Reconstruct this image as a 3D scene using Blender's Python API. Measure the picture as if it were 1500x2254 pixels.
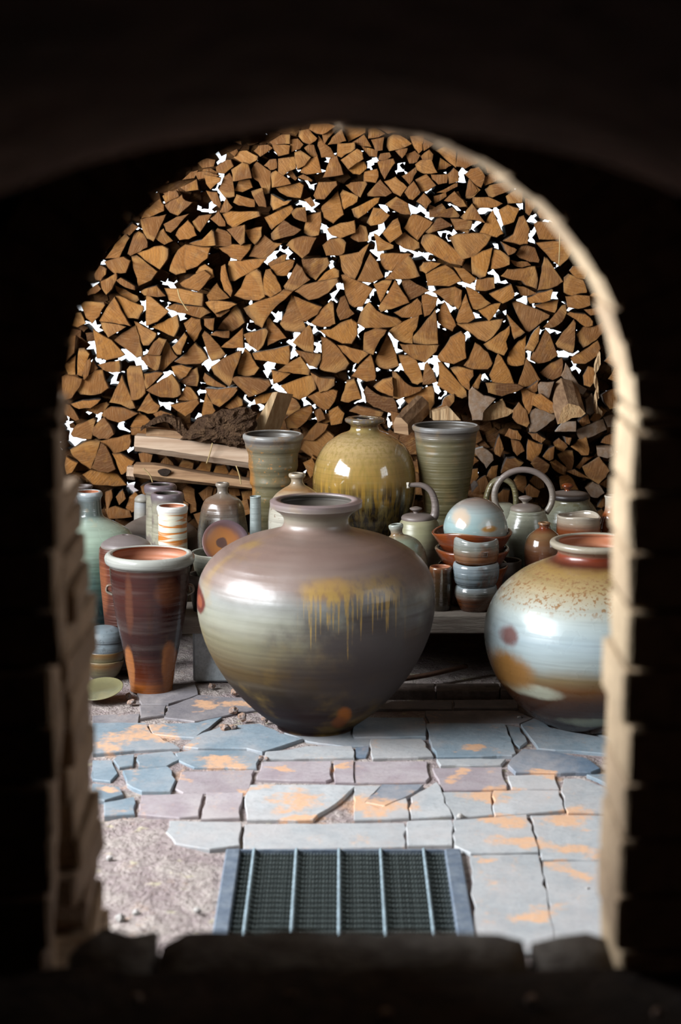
import bpy, bmesh, math, random
from mathutils import Vector, noise
for o in list(bpy.data.objects): bpy.data.objects.remove(o)
sc = bpy.context.scene
COL = sc.collection
PI = math.pi
# ------------------------------------------------------------------ camera
FPX = 4500.0; HC = 1.5
PITCH = math.atan((1127 - 350) / FPX)
cd = bpy.data.cameras.new('camera'); cam = bpy.data.objects.new('camera', cd); COL.objects.link(cam)
cam.location = (0, 0, HC); cam.rotation_euler = (PI / 2 - PITCH, 0, 0)
cd.sensor_fit = 'VERTICAL'; cd.sensor_height = 36; cd.sensor_width = 24; cd.lens = FPX / 2254 * 36
cd.clip_start = 0.02; cd.clip_end = 200
cd.dof.use_dof = True; cd.dof.focus_distance = 6.1; cd.dof.aperture_fstop = 3.4
sc.camera = cam
# ------------------------------------------------------------------ sky / daylight / exposure
w = bpy.data.worlds.new('sky'); sc.world = w; w.use_nodes = True
bg = w.node_tree.nodes['Background']; bg.inputs[0].default_value = (0.86, 0.93, 1.0, 1); bg.inputs[1].default_value = 3.0
def area(name, loc, rot, sx, sy, e, col):
    l = bpy.data.lights.new(name, 'AREA'); l.shape = 'RECTANGLE'; l.size = sx; l.size_y = sy; l.energy = e; l.color = col
    o = bpy.data.objects.new(name, l); COL.objects.link(o); o.location = loc; o.rotation_euler = rot
    return o
area('window_daylight_left', (-2.62, 4.05, 1.8), (0, math.radians(-90 + 8), 0), 1.55, 2.9, 590, (0.92, 0.965, 1.0))
area('window_daylight_right', (2.62, 3.85, 1.6), (0, math.radians(90 - 5), 0), 1.2, 1.5, 24, (0.94, 0.97, 1.0))
vs = sc.view_settings; vs.view_transform = 'Standard'; vs.look = 'None'; vs.gamma = 1.0; vs.use_curve_mapping = False; vs.exposure = 0.0
sc.cycles.max_bounces = 7; sc.cycles.diffuse_bounces = 4; sc.cycles.glossy_bounces = 3; sc.cycles.use_denoising = True
sc.cycles.caustics_reflective = False; sc.cycles.caustics_refractive = False; sc.cycles.sample_clamp_indirect = 6.0
# ------------------------------------------------------------------ photo pixel -> world helpers
CP, SP = math.cos(PITCH), math.sin(PITCH)
def ray(x, y):
    u = (x - 750) / FPX; v = (y - 1127) / FPX
    return Vector((u, CP - v * SP, -SP - v * CP))
def ground(x, y, z=0.0):
    d = ray(x, y); t = (z - HC) / d.z
    return Vector((d.x * t, d.y * t, z))
def atY(x, y, Y):
    d = ray(x, y); t = Y / d.y
    return Vector((d.x * t, Y, HC + d.z * t))
def mpp(x, y, Y):                      # metres per photo pixel there
    return (Y / ray(x, y).y) / FPX
# ------------------------------------------------------------------ object helpers
def link(name, me, mats=(), parent=None, loc=None, smooth=False):
    o = bpy.data.objects.new(name, me); COL.objects.link(o)
    for m in mats: me.materials.append(m)
    if loc is not None: o.location = loc
    if parent is not None: o.parent = parent
    if smooth:
        me.polygons.foreach_set('use_smooth', [True] * len(me.polygons)); me.update()
    return o
def pyobj(name, v, f, mats=(), parent=None, loc=None, smooth=False, mi=None):
    me = bpy.data.meshes.new(name); me.from_pydata([tuple(p) for p in v], [], f); me.update()
    o = link(name, me, mats, parent, loc, smooth)
    if mi: me.polygons.foreach_set('material_index', mi)
    return o
def empty(name, loc, label=None, cat=None, group=None, rot=None):
    o = bpy.data.objects.new(name, None); COL.objects.link(o); o.location = loc; o.empty_display_size = .05
    if rot: o.rotation_euler = rot
    if label: tag(o, label, cat, group)
    return o
def tag(o, label=None, cat=None, group=None, kind=None):
    if label: o['label'] = label
    if cat: o['category'] = cat
    if group: o['group'] = group
    if kind: o['kind'] = kind
    return o
def boxmesh(x0, x1, y0, y1, z0, z1, jit=0.0, rng=None, bev=0.0):
    bm = bmesh.new()
    bmesh.ops.create_cube(bm, size=1)
    for v in bm.verts:
        v.co = Vector((x0 + (v.co.x + .5) * (x1 - x0), y0 + (v.co.y + .5) * (y1 - y0), z0 + (v.co.z + .5) * (z1 - z0)))
    if bev: bmesh.ops.bevel(bm, geom=bm.edges[:], offset=bev, segments=1, affect='EDGES', profile=.5)
    if jit:
        for v in bm.verts: v.co += Vector((rng.uniform(-jit, jit), rng.uniform(-jit, jit), rng.uniform(-jit, jit)))
    me = bpy.data.meshes.new('box'); bm.to_mesh(me); bm.free()
    return me
def ring_faces(rows, n, closed=True):
    f = []
    for i in range(rows - 1):
        for j in range(n if closed else n - 1):
            a = i * n + j; b = i * n + (j + 1) % n
            f.append((a, b, b + n, a + n))
    return f
def catmull(pts, sub):
    out = []
    P = [pts[0]] + list(pts) + [pts[-1]]
    for i in range(1, len(P) - 2):
        p0, p1, p2, p3 = P[i - 1], P[i], P[i + 1], P[i + 2]
        for k in range(sub):
            t = k / sub
            out.append(tuple(0.5 * ((2 * b) + (-a + c) * t + (2 * a - 5 * b + 4 * c - d) * t * t + (-a + 3 * b - 3 * c + d) * t ** 3)
                             for a, b, c, d in zip(p0, p1, p2, p3)))
    out.append(tuple(pts[-1]))
    return out
def tube(name, pts, r, mat, parent=None, ry=None, sides=10, sub=6, loc=None, taper=None):
    """sweep along pts (x,y,z); cross-section half-sizes r (in plane of bend) and ry (across)."""
    P = [Vector(p) for p in catmull([tuple(p) for p in pts], sub)]
    ry = ry or r; v = []; n = len(P)
    for i, p in enumerate(P):
        t = (P[min(i + 1, n - 1)] - P[max(i - 1, 0)]).normalized()
        a = Vector((0, 1, 0)); a = (a - t * a.dot(t)); a = a.normalized() if a.length > 1e-4 else Vector((1, 0, 0))
        b = t.cross(a); k = taper(i / (n - 1)) if taper else 1
        for j in range(sides):
            q = 2 * PI * j / sides
            v.append(p + a * math.cos(q) * ry * k + b * math.sin(q) * r * k)
    f = ring_faces(n, sides) + [tuple(range(sides))[::-1], tuple(range((n - 1) * sides, n * sides))]
    return pyobj(name, v, f, [mat], parent, loc, True)
# ------------------------------------------------------------------ node helpers
class NT:
    def __init__(s, name, rough=.6, spec=.5):
        s.m = bpy.data.materials.new(name); s.m.use_nodes = True; s.t = s.m.node_tree
        s.b = s.t.nodes['Principled BSDF']; s.b.inputs['Roughness'].default_value = rough
        s.b.inputs['Specular IOR Level'].default_value = spec
    def n(s, ty, ins=None, out=0, **kw):
        nd = s.t.nodes.new('ShaderNode' + ty)
        for k, v in kw.items(): setattr(nd, k, v)
        for k, v in (ins or {}).items():
            if isinstance(v, bpy.types.NodeSocket): s.t.links.new(v, nd.inputs[k])
            else: nd.inputs[k].default_value = v
        return nd.outputs[out]
    def math(s, op, a, b=0.0, c=None, clamp=False):
        i = {0: a, 1: b}
        if c is not None: i[2] = c
        return s.n('Math', i, operation=op, use_clamp=clamp)
    def noise(s, vec, scale=5, detail=3, rough=.5, dist=0):
        return s.n('TexNoise', {'Vector': vec, 'Scale': scale, 'Detail': detail, 'Roughness': rough, 'Distortion': dist})
    def mapv(s, vec, scale=(1, 1, 1), loc=(0, 0, 0), rot=(0, 0, 0)):
        return s.n('Mapping', {'Vector': vec, 'Scale': scale, 'Location': loc, 'Rotation': rot})
    def mix(s, f, a, b, mode='MIX'):
        nd = s.t.nodes.new('ShaderNodeMix'); nd.data_type = 'RGBA'; nd.blend_type = mode
        for k, v in ((0, f), (6, a), (7, b)):
            if isinstance(v, bpy.types.NodeSocket): s.t.links.new(v, nd.inputs[k])
            elif k == 0: nd.inputs[0].default_value = v
            else: nd.inputs[k].default_value = (*v[:3], 1)
        return nd.outputs[2]
    def ramp(s, f, stops, interp='LINEAR'):
        nd = s.t.nodes.new('ShaderNodeValToRGB'); cr = nd.color_ramp; cr.interpolation = interp
        while len(cr.elements) > 1: cr.elements.remove(cr.elements[-1])
        cr.elements[0].position = stops[0][0]; cr.elements[0].color = (*stops[0][1], 1)
        for p, c in stops[1:]:
            e = cr.elements.new(p); e.color = (*c, 1)
        s.t.links.new(f, nd.inputs[0])
        return nd.outputs[0]
    def step(s, v, lo, hi):
        return s.n('MapRange', {0: v, 1: lo, 2: hi, 3: 0.0, 4: 1.0}, interpolation_type='SMOOTHSTEP')
    def tc(s, which='Object'): return s.n('TexCoord', out={'Generated': 0, 'Object': 3}[which])
    def sep(s, v):
        nd = s.t.nodes.new('ShaderNodeSeparateXYZ'); s.t.links.new(v, nd.inputs[0]); return nd.outputs
    def bump(s, h, strength=.3, dist=.01):
        s.t.links.new(s.n('Bump', {'Height': h, 'Strength': strength, 'Distance': dist}), s.b.inputs['Normal'])
    def color(s, c): s.t.links.new(c, s.b.inputs['Base Color']) if isinstance(c, bpy.types.NodeSocket) else setattr(s.b.inputs['Base Color'], 'default_value', (*c, 1))
    def rough(s, c): s.t.links.new(c, s.b.inputs['Roughness'])
def glaze(name, stops, wob=.06, rough=.3, mottle=None, streak=None, rings=.25, ringscale=60, patches=(), vein=None, drips=None, coat=0.0, speck=None, spec=.5, raw=None):
    """stoneware glaze: colours by height with a wobbling edge, mottles, runs, throwing rings, kiln marks."""
    t = NT(name, rough, spec); g = t.tc('Generated'); o = t.tc('Object'); sx = t.sep(g)
    nz = t.noise(t.mapv(o, (7, 7, 5)), 1.0, 3)
    zz = t.math('ADD', sx[2], t.math('MULTIPLY', t.math('SUBTRACT', nz, .5), wob * 2))
    c = t.ramp(zz, [(q, tuple(k ** 1.32 for k in col)) for q, col in stops])
    if mottle:
        col, sc_, lo, hi = mottle[:4]; amt = mottle[4] if len(mottle) > 4 else .8
        m = t.step(t.noise(o, sc_, 4, .6), lo, hi); c = t.mix(t.math('MULTIPLY', m, amt), c, col)
    if streak:
        col, lo, hi, z0, z1 = streak
        m = t.step(t.noise(t.mapv(o, (70, 70, 4)), 1.0, 3, .6), lo, hi)
        m = t.math('MULTIPLY', m, t.step(sx[2], z0, z1)); c = t.mix(m, c, col)
    if vein:
        m = t.step(t.noise(t.mapv(o, (95, 95, 2.5)), 1.0, 4, .65), .42, .68); c = t.mix(t.math('MULTIPLY', m, vein[1]), c, vein[0])
    # fine horizontal brushing from the wheel
    br = t.noise(t.mapv(o, (3, 3, ringscale * 2.2)), 1.0, 3, .65)
    c = t.mix(t.math('MULTIPLY', t.step(br, .45, .75), .35), c, t.mix(.5, c, (.02, .015, .012)))
    br2 = t.noise(t.mapv(o, (2.2, 2.2, ringscale * .6), (3, 1, 2)), 1.0, 2, .6)
    c = t.mix(t.math('MULTIPLY', t.step(br2, .5, .75), .3), c, t.mix(.16, c, (.6, .58, .52)))
    front = t.math('LESS_THAN', sx[1], .5)
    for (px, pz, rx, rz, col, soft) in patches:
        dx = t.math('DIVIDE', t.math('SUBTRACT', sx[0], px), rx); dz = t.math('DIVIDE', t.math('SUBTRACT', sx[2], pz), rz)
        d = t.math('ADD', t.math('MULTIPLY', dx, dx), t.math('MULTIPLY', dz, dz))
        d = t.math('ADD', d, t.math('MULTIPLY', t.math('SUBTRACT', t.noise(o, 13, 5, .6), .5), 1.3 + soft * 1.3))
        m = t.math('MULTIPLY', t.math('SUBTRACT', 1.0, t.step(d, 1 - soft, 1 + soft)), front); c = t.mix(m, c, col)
    if drips:
        (xc, xw, ztop, zlow, amp, col) = drips
        ln = t.noise(t.mapv(g, (55, 0, 0)), 1.0, 2, .5); wide = t.noise(t.mapv(g, (7, 0, 0), (4, 0, 0)), 1.0, 1)
        lim = t.math('SUBTRACT', zlow + amp * .75, t.math('MULTIPLY', t.math('MULTIPLY', t.step(ln, .42, .72), wide), amp * 2.3))
        m = t.math('MULTIPLY', t.step(t.math('SUBTRACT', sx[2], lim), 0, .012), t.math('SUBTRACT', 1.0, t.step(sx[2], ztop - .1, ztop + .02)))
        m = t.math('MULTIPLY', m, t.math('SUBTRACT', 1.0, t.step(t.math('ABSOLUTE', t.math('SUBTRACT', sx[0], xc)), xw * .6, xw)))
        m = t.math('MULTIPLY', m, t.math('MULTIPLY', front, t.step(t.noise(t.mapv(o, (60, 60, 14)), 1, 4, .6), .3, .58))); c = t.mix(t.math('MULTIPLY', m, .78), c, col)
    if speck:
        col, sc_, lo, z0, z1 = speck
        m = t.step(t.noise(o, sc_, 2, .7), lo, lo + .08)
        m = t.math('MULTIPLY', m, t.math('MULTIPLY', t.step(sx[2], z0, z0 + .08), t.math('SUBTRACT', 1.0, t.step(sx[2], z1, z1 + .06)))); c = t.mix(m, c, col)
    t.color(c)
    rr = t.n('MapRange', {0: t.noise(o, 14, 3), 1: .3, 2: .7, 3: max(.04, rough - .1), 4: rough + .12})
    if raw:                                     # unglazed foot: matt clay
        g_ = t.step(zz, raw - .1, raw + .1); rr = t.math('ADD', t.math('MULTIPLY', rr, g_), t.math('MULTIPLY', t.math('SUBTRACT', 1.0, g_), .62))
        t.t.links.new(t.n('MapRange', {0: g_, 1: 0.0, 2: 1.0, 3: .14, 4: spec}), t.b.inputs['Specular IOR Level'])
    t.rough(rr)
    t.b.inputs['Coat Weight'].default_value = coat; t.b.inputs['Coat Roughness'].default_value = .08
    h = t.math('ADD', t.math('MULTIPLY', t.noise(t.mapv(o, (.6, .6, ringscale)), 1.0, 2), 1.0), t.math('MULTIPLY', t.noise(o, 45, 2), .12))
    t.bump(h, rings, .012)
    return t.m
def plain(name, col, rough=.7, var=.25, scale=20, col2=None, bump=.2, bdist=.01, stretch=(1, 1, 1), spec=.3, metal=0):
    t = NT(name, rough, spec); o = t.mapv(t.tc(), stretch)
    a = t.noise(o, scale, 4, .6); b = t.noise(o, scale * 4.3, 3, .6)
    c = t.mix(t.step(a, .35, .68), col, col2 or [k * (1 - var * 1.6) for k in col])
    c = t.mix(t.math('MULTIPLY', t.step(b, .4, .7), var), c, [k * .45 for k in col])
    t.color(c); t.bump(t.math('ADD', a, t.math('MULTIPLY', b, .5)), bump, bdist); t.b.inputs['Metallic'].default_value = metal
    return t.m
# ================================================================== FLOOR
SAND = [(300, 1622, 110, 22), (430, 1637, 30, 14), (442, 1552, 45, 9), (522, 1553, 34, 9), (470, 1676, 60, 12), (650, 1760, 75, 28), (820, 1765, 110, 30),
        (1030, 1640, 52, 11), (1010, 1702, 40, 13), (1080, 1752, 95, 18), (1110, 1812, 60, 16), (1150, 1855, 140, 20), (1270, 1795, 80, 26),
        (1270, 1872, 90, 24), (1240, 1922, 70, 16), (1200, 2012, 90, 22), (400, 1702, 14, 20), (240, 1732, 40, 10), (690, 1806, 70, 8), (1190, 1702, 46, 9),
        (560, 1735, 40, 10), (1060, 1900, 30, 10), (760, 1690, 30, 9), (620, 1690, 50, 8), (1010, 2005, 14, 12), (330, 1600, 60, 10), (240, 1640, 60, 20)]
def sandgroup():
    g = bpy.data.node_groups.new('sand_dust', 'ShaderNodeTree')
    g.interface.new_socket('Fac', in_out='OUTPUT', socket_type='NodeSocketFloat')
    t = NT.__new__(NT); t.t = g
    pos = t.n('NewGeometry', out=0); wn = t.n('TexNoise', {'Vector': pos, 'Scale': 7.0, 'Detail': 4.0, 'Roughness': .6}, out=1)
    wp = t.n('VectorMath', {0: wn, 1: (.5, .5, .5)}, operation='SUBTRACT'); wp = t.n('VectorMath', {0: wp, 1: (.22, .34, 0)}, operation='MULTIPLY'); s = t.sep(t.n('VectorMath', {0: pos, 1: wp}, operation='ADD')); acc = None
    for (x, y, rx, ry) in SAND:
        c = ground(x, y); ax = abs(ground(x + rx, y).x - c.x); ay = abs(ground(x, y - ry).y - ground(x, y + ry).y) / 2
        dx = t.math('DIVIDE', t.math('SUBTRACT', s[0], c.x), ax); dy = t.math('DIVIDE', t.math('SUBTRACT', s[1], c.y), ay)
        d = t.math('SUBTRACT', 1.15, t.math('ADD', t.math('MULTIPLY', dx, dx), t.math('MULTIPLY', dy, dy)), clamp=True)
        acc = d if acc is None else t.math('MAXIMUM', acc, d)
    n1 = t.noise(t.mapv(pos, (1, .55, 1)), 9, 5, .65); n2 = t.noise(pos, 60, 3, .6)
    f = t.math('MULTIPLY', acc, 1.0)
    f = t.math('ADD', f, t.math('MULTIPLY', t.math('SUBTRACT', n1, .5), 3.0))
    f = t.math('ADD', f, t.math('MULTIPLY', t.math('SUBTRACT', n2, .5), 1.6))
    f = t.math('MULTIPLY', t.step(f, .25, 1.15), .85)
    o = g.nodes.new('NodeGroupOutput'); g.links.new(f, o.inputs[0])
    return g
SANDG = sandgroup()
def sandfac(t):
    nd = t.t.nodes.new('ShaderNodeGroup'); nd.node_tree = SANDG; return nd.outputs[0]
def stonemat(name, c1, c2, rough=.62):
    t = NT(name, rough, .4); p = t.n('NewGeometry', out=0); rnd = t.n('ObjectInfo', out=5)
    a = t.noise(p, 11, 5, .65); b = t.noise(p, 70, 4, .6)
    c = t.mix(t.step(a, .3, .7), c1, c2); c = t.mix(t.math('MULTIPLY', t.step(b, .5, .75), .35), c, [k * .45 for k in c1])
    c = t.mix(t.math('MULTIPLY', rnd, .35), c, [k * .5 for k in c1])
    c = t.mix(t.math('MULTIPLY', t.step(t.noise(t.mapv(p, (1, .6, 1)), 5, 5, .65), .42, .68), .55), c, (.40, .36, .35)); c = t.mix(sandfac(t), c, (.60, .34, .19)); t.color(c); t.bump(t.math('ADD', a, t.math('MULTIPLY', b, .4)), .35, .008)
    return t.m
ST = {'b': stonemat('bluestone', (.16, .215, .26), (.24, .29, .33)), 'd': stonemat('dark_slate', (.085, .125, .18), (.13, .18, .24)),
      'g': stonemat('grey_flagstone', (.33, .345, .36), (.44, .44, .445)), 'm': stonemat('mauve_paver', (.29, .235, .255), (.38, .335, .35)),
      'k': stonemat('dark_paver', (.15, .14, .155), (.21, .19, .2))}
t = NT('rubble_ground', .85, .2); p = t.n('NewGeometry', out=0)
a = t.noise(p, 9, 6, .7); b = t.noise(p, 42, 5, .7)
c = t.mix(t.step(a, .35, .65), (.30, .235, .235), (.42, .36, .33)); c = t.mix(t.math('MULTIPLY', t.step(b, .5, .66), .7), c, (.17, .13, .125))
c = t.mix(t.step(t.noise(p, 16, 4), .62, .7), c, (.48, .42, .3)); c = t.mix(t.math('MULTIPLY', sandfac(t), .75), c, (.5, .285, .165)); t.color(c)
t.bump(t.math('ADD', t.math('MULTIPLY', a, 1.5), b), .8, .03); RUB = t.m
# ground sheet with a pit under the grate
GL, GR = ground(507, 2034).x, ground(1003, 2034).x; GL0, GR0 = ground(471, 2037).x, ground(1043, 2037).x
GB = ground(750, 1873).y; GF = GB - .56
xs = [-2.6, GL0 + .012, GR0 - .012, 2.6]; ys = [2.2, GF, GB, 9.5]; v = []; f = []
def lump(x, y):
    k = noise.noise(Vector((x * 3, y * 3, 0))) * .012 + noise.noise(Vector((x * 17, y * 17, 3))) * .007
    left = max(0, min(1, (GL0 - x) / .12)) * max(0, min(1, (4.75 - y) / .3))
    return -.006 + k * (.15 + 1.2 * left) + .006 * left
for i in range(3):
    for j in range(3):
        if i == 1 and j == 1: continue
        nx = max(2, int((xs[i + 1] - xs[i]) / .03)); ny = max(2, int((ys[j + 1] - ys[j]) / (.03 if j < 2 else .06))); b0 = len(v)
        for q in range(ny + 1):
            for r in range(nx + 1):
                X = xs[i] + (xs[i + 1] - xs[i]) * r / nx; Y = ys[j] + (ys[j + 1] - ys[j]) * q / ny; v.append((X, Y, lump(X, Y)))
        for q in range(ny):
            for r in range(nx):
                k = b0 + q * (nx + 1) + r; f.append((k, k + 1, k + nx + 2, k + nx + 1))
floor = pyobj('floor', v, f, [RUB], smooth=True); tag(floor, 'pink-grey dusty rubble ground between the flagstones', kind='structure')
# flagstones, traced: unit 10 zoom px = 4.134 photo px
def U(ox, oy, k, s):
    n = [float(q) for q in s.replace(',', ' ').split()]
    return [(ox + n[i] * k, oy + n[i + 1] * k) for i in range(0, len(n), 2)]
KF = 10 / 2.419
FLS = [('k', '31 18,45 18,44 23,31 25'), ('k', '6 23,31 22,30 27,6 27'), ('k', '29 8,60 6,62 12,46 17,32 17'), ('k', '46 18,62 12,90 14,93 20,60 26,44 24'), ('b', '36 28,62 27,75 24,64 32,60 35,38 33'),
       ('b', '6 27.6,34 27.6,37 33,52 41,28 42,6 44'), ('b', '60 35,75 29,95 28,106 33,118 36,96 43,88 41,62 41,54 40'), ('b', '50 43,58 41.5,90 42,95 44,93 51,60 50.5,52 47'),
       ('b', '30 44,48 42,53 46,45 50,30 51'), ('b', '19 45,28 44,27 50,20 51,17 47'), ('b', '6 47,16 47,19 54,15 58,6 57'), ('b', '22 53,46 51,50 58,47 64,32 64,24 60'),
       ('m', '53 53,92 52,90 59,88 64,54 64,50 62'), ('m', '96 48,133 47.5,133 57,130 58,93 57'), ('m', '134.5 47.5,145 47.5,145 59,135 59'), ('g', '98 43,110 42,120 40,144 40,145 46,97 46.8'),
       ('m', '32 66,65 65,62 77,52 78,30 76'), ('m', '66.5 65,86 65,84 78,63.5 79'), ('b', '12 70,28 67,28 76,12 77'), ('g', '90 60.5,134 60.5,146 61,136 70,126 76,123 79,88 79,87 68'),
       ('g', '87 81,172 80.3,172 93,86 94'), ('g', '47 80,85 81,84 93,68 95,50 92,45 86'), ('b', '6 60,20 62,22 66,12 69,6 68'), ('b', '120 36.5,140 39.3,150 39,176 36,150 30,108 29,108 32')]
FRS = [('b', '38.5 28,80 28,86 44,84 45,44 45.6,40 36'), ('b', '81 28,88 29.5,92 37,88 40,84.5 36'), ('b', '89 28,96 25,104 30,136 36,152 38,152 45,126 43,98 41,93 34'), ('d', '90 41.6,104 42.5,124 46.5,131 52,126 54,86 54,82 50,84.5 46'),
       ('g', '44 46.5,81 46.5,78 49.6,46 50'), ('m', '0 47.5,39 47.5,40 56,38 58,0 59'), ('m', '42 51,79 50.5,81 62,48 63,45 57'), ('g', '9 36,36 36,42 45,10 46.5,9 43'), ('d', '1 40,8 39,6 45,1 45'),
       ('g', '82 55,107 54.5,109 62,84 62'), ('g', '112 57,120 57,152 68,152 75,114 75,110.5 64'), ('b', '124 55,152 54.5,152 66,140 62'), ('g', '74.5 63.5,109 63.5,112 74,100 75,75 77'),
       ('d', '15 60.5,37 60.5,30 66,16 72,6 70'), ('g', '0 61,14 61,5 70,13 73.5,28 67.5,29 78,0 79'), ('g', '30.5 67,44 59,48 70,52 77,30.5 78.6'), ('g', '28.5 80,52 79.5,52 92.6,28.5 93'), ('g', '53 79.5,92 76.5,98 96.5,62 97,53.5 93'),
       ('g', '94 76.5,152 76.5,152 100,100 100'), ('g', '62 98,98 97.4,104 130,107 150,66 150,63 115'), ('g', '101 101,152 101,154 150,108 150'), ('g', '46 64,73 64,74 76,54 78,50 72'),
       ('b', '0 25,37 25,38 35,0 35.4'), ('k', '38 20.5,86 20.5,95 24.6,88 27.4,40 27.4'), ('k', '20 15.5,52 15.5,52 19.6,10 19.6'), ('k', '53 15.5,86 15.5,87 19.6,53 19.6'), ('k', '88 16,120 16,130 24,98 24'), ('b', '110 25,152 25,152 37,136 35')]
rng = random.Random(5)
def slab(pts, mat, z, parent, name='flagstone', thick=.03):
    P = [ground(x, y) for x, y in pts]
    if sum(a.x * b.y - b.x * a.y for a, b in zip(P, P[1:] + P[:1])) < 0: P.reverse()
    c = sum(P, Vector()) / len(P); Q = []
    for a, b in zip(P, P[1:] + P[:1]):
        n = max(1, int((b - a).length / .035)); d = (b - a); pr = Vector((-d.y, d.x, 0)).normalized()
        for k in range(n):
            Q.append(a + d * (k / n) + pr * (rng.uniform(-.005, .003) if k else -.001))
    n = len(Q); v = [];
    for sh, dz in ((.002, 0), (0, -.0025), (0, -thick)):
        for q in Q:
            d = c - q; v.append(q + d.normalized() * sh - c + Vector((0, 0, z + dz)))
    f = [tuple(range(n))] + [(i + n, (i + 1) % n + n, (i + 1) % n, i) for i in range(n)] + [(i + 2 * n, (i + 1) % n + 2 * n, (i + 1) % n + n, i + n) for i in range(n)]
    return pyobj(name, v, f, [mat], parent, c)
for k, s in FLS: slab(U(180, 1480, KF, s), ST[k], rng.uniform(0, .005), floor, 'paver' if k in 'mk' else 'flagstone')
for k, s in FRS: slab(U(780, 1480, KF, s), ST[k], rng.uniform(0, .005), floor, 'paver' if k in 'mk' else 'flagstone')
KERB = plain('kerb_brick', (.17, .13, .115), .8, .3, 30)
for s in ('18 9.5,43 9.5,43 13.5,14 13.5', '44 9.5,77 9.5,77 13.5,44 13.5', '78 9.5,112 9.5,112 14,78 13.5'):
    slab(U(780, 1480, KF, s), KERB, .02, floor, 'kerb_brick')
# ------------------------------------------------------------------ grate over the pit
PITM = plain('pit_soil', (.02, .022, .02), .9, .3)
me = bpy.data.meshes.new('pit')
v = [(GL0, GF, -.02), (GR0, GF, -.02), (GR0, GB, -.02), (GL0, GB, -.02), (GL0, GF, -.4), (GR0, GF, -.4), (GR0, GB, -.4), (GL0, GB, -.4)]
pit = pyobj('floor_pit', v, [(0, 1, 5, 4), (1, 2, 6, 5), (2, 3, 7, 6), (3, 0, 4, 7), (4, 5, 6, 7)], [PITM]); tag(pit, 'dark pit under the metal grate', kind='structure')
STEEL = plain('grate_frame_steel', (.13, .165, .22), .5, .35, 25, (.2, .235, .28), metal=.3)
ROD = plain('grate_rod_steel', (.36, .46, .52), .4, .2, 60, metal=.4); SERR = plain('serrated_bar_steel', (.17, .20, .195), .45, .3, 80, metal=.5)
gr = empty('metal_grate', ((GL + GR) / 2, GB, 0), 'dark serrated steel floor grate with blue-grey frame set in the paving', 'grate')
hw = (GR - GL) / 2; gx = (GL + GR) / 2
for s, x0, x1 in ((-1, GL0 - gx, GL - gx), (1, GR - gx, GR0 - gx)):
    link('frame_bar', boxmesh(x0, x1, -.58, 0, -.03, .006, bev=.003), [STEEL], gr)
link('frame_bar', boxmesh(GL - gx, GR - gx, -.008, 0, -.03, .004), [STEEL], gr)
link('frame_bar', boxmesh(GL - gx, GR - gx, -.58, -.57, -.03, .004), [STEEL], gr)
tw = []; n = 60
for i in range(n + 1):
    a = i * .55
    for k in range(4): tw.append((.0042 * math.cos(a + k * PI / 2), -.57 * i / n, .004 + .0042 * math.sin(a + k * PI / 2)))
rodme = None
for px in (540, 643, 747, 848, 953):
    X = ground(px, 2037).x - gx
    if rodme is None:
        r = pyobj('twisted_rod', tw, ring_faces(n + 1, 4), [ROD], gr, (X, 0, 0), True); rodme = r.data
    else:
        r = bpy.data.objects.new('twisted_rod', rodme); COL.objects.link(r); r.parent = gr; r.location = (X, 0, 0)
v = []; f = []; nt = 62
for i in range(nt * 2 + 1):
    X = -hw + 2 * hw * i / (nt * 2); top = .0005 if i % 2 else -.0055
    v += [(X, -.0035, top), (X, .0035, top), (X, -.0035, -.026), (X, .0035, -.026)]
for i in range(nt * 2):
    a = i * 4; b = a + 4
    f += [(a, b, b + 1, a + 1), (a + 2, b + 2, b, a), (a + 1, b + 1, b + 3, a + 3)]
sm = None
for i in range(20):
    if sm is None: r = pyobj('serrated_bar', v, f, [SERR], gr, (0, -.016, 0)); sm = r.data
    else:
        r = bpy.data.objects.new('serrated_bar', sm); COL.objects.link(r); r.parent = gr; r.location = (0, -.016 - i * .0285, 0)
# ================================================================== SHED SHELL
PLANK = plain('weathered_boards', (.16, .12, .085), .85, .3, 12, stretch=(1, 1, 1)); ROOFM = plain('roof_boards', (.10, .08, .06), .9, .3, 10)
def st(name, me, m, label=None, parent=None):
    o = link(name, me, [m], parent)
    if parent is None: tag(o, label, kind='structure')
    return o
def wall_window(name, X, y0, y1, z0, z1, nx, nz, label):
    s = 1 if X > 0 else -1; a, b = sorted((X, X + s * .12)); v = []; f = []
    def bx(q0, q1, r0, r1):
        k = len(v)
        for x in (a, b):
            for y in (q0, q1):
                for z in (r0, r1): v.append((x, y, z))
        f.extend([(k, k + 1, k + 3, k + 2), (k + 4, k + 6, k + 7, k + 5), (k, k + 4, k + 5, k + 1), (k + 2, k + 3, k + 7, k + 6), (k, k + 2, k + 6, k + 4), (k + 1, k + 5, k + 7, k + 3)])
    bx(2.2, y0, -.1, 3); bx(y1, 7.3, -.1, 3); bx(y0, y1, -.1, z0); bx(y0, y1, z1, 3)
    wl = pyobj('wall_' + name, v, f, [PLANK]); tag(wl, label, kind='structure')
    wn = empty('window_%d' % (1 if s < 0 else 2), (X + s * .06, (y0 + y1) / 2, (z0 + z1) / 2)); tag(wn, 'paned shed window in the %s wall' % name, kind='structure')
    for i in range(nx + 1):
        y = y0 + (y1 - y0) * i / nx - (y0 + y1) / 2; link('mullion', boxmesh(-.02, .02, y - .018, y + .018, (z0 - z1) / 2, (z1 - z0) / 2), [PLANK], wn)
    for i in range(nz + 1):
        z = z0 + (z1 - z0) * i / nz - (z0 + z1) / 2; link('glazing_bar', boxmesh(-.02, .02, (y0 - y1) / 2, (y1 - y0) / 2, z - .015, z + .015), [PLANK], wn)
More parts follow.
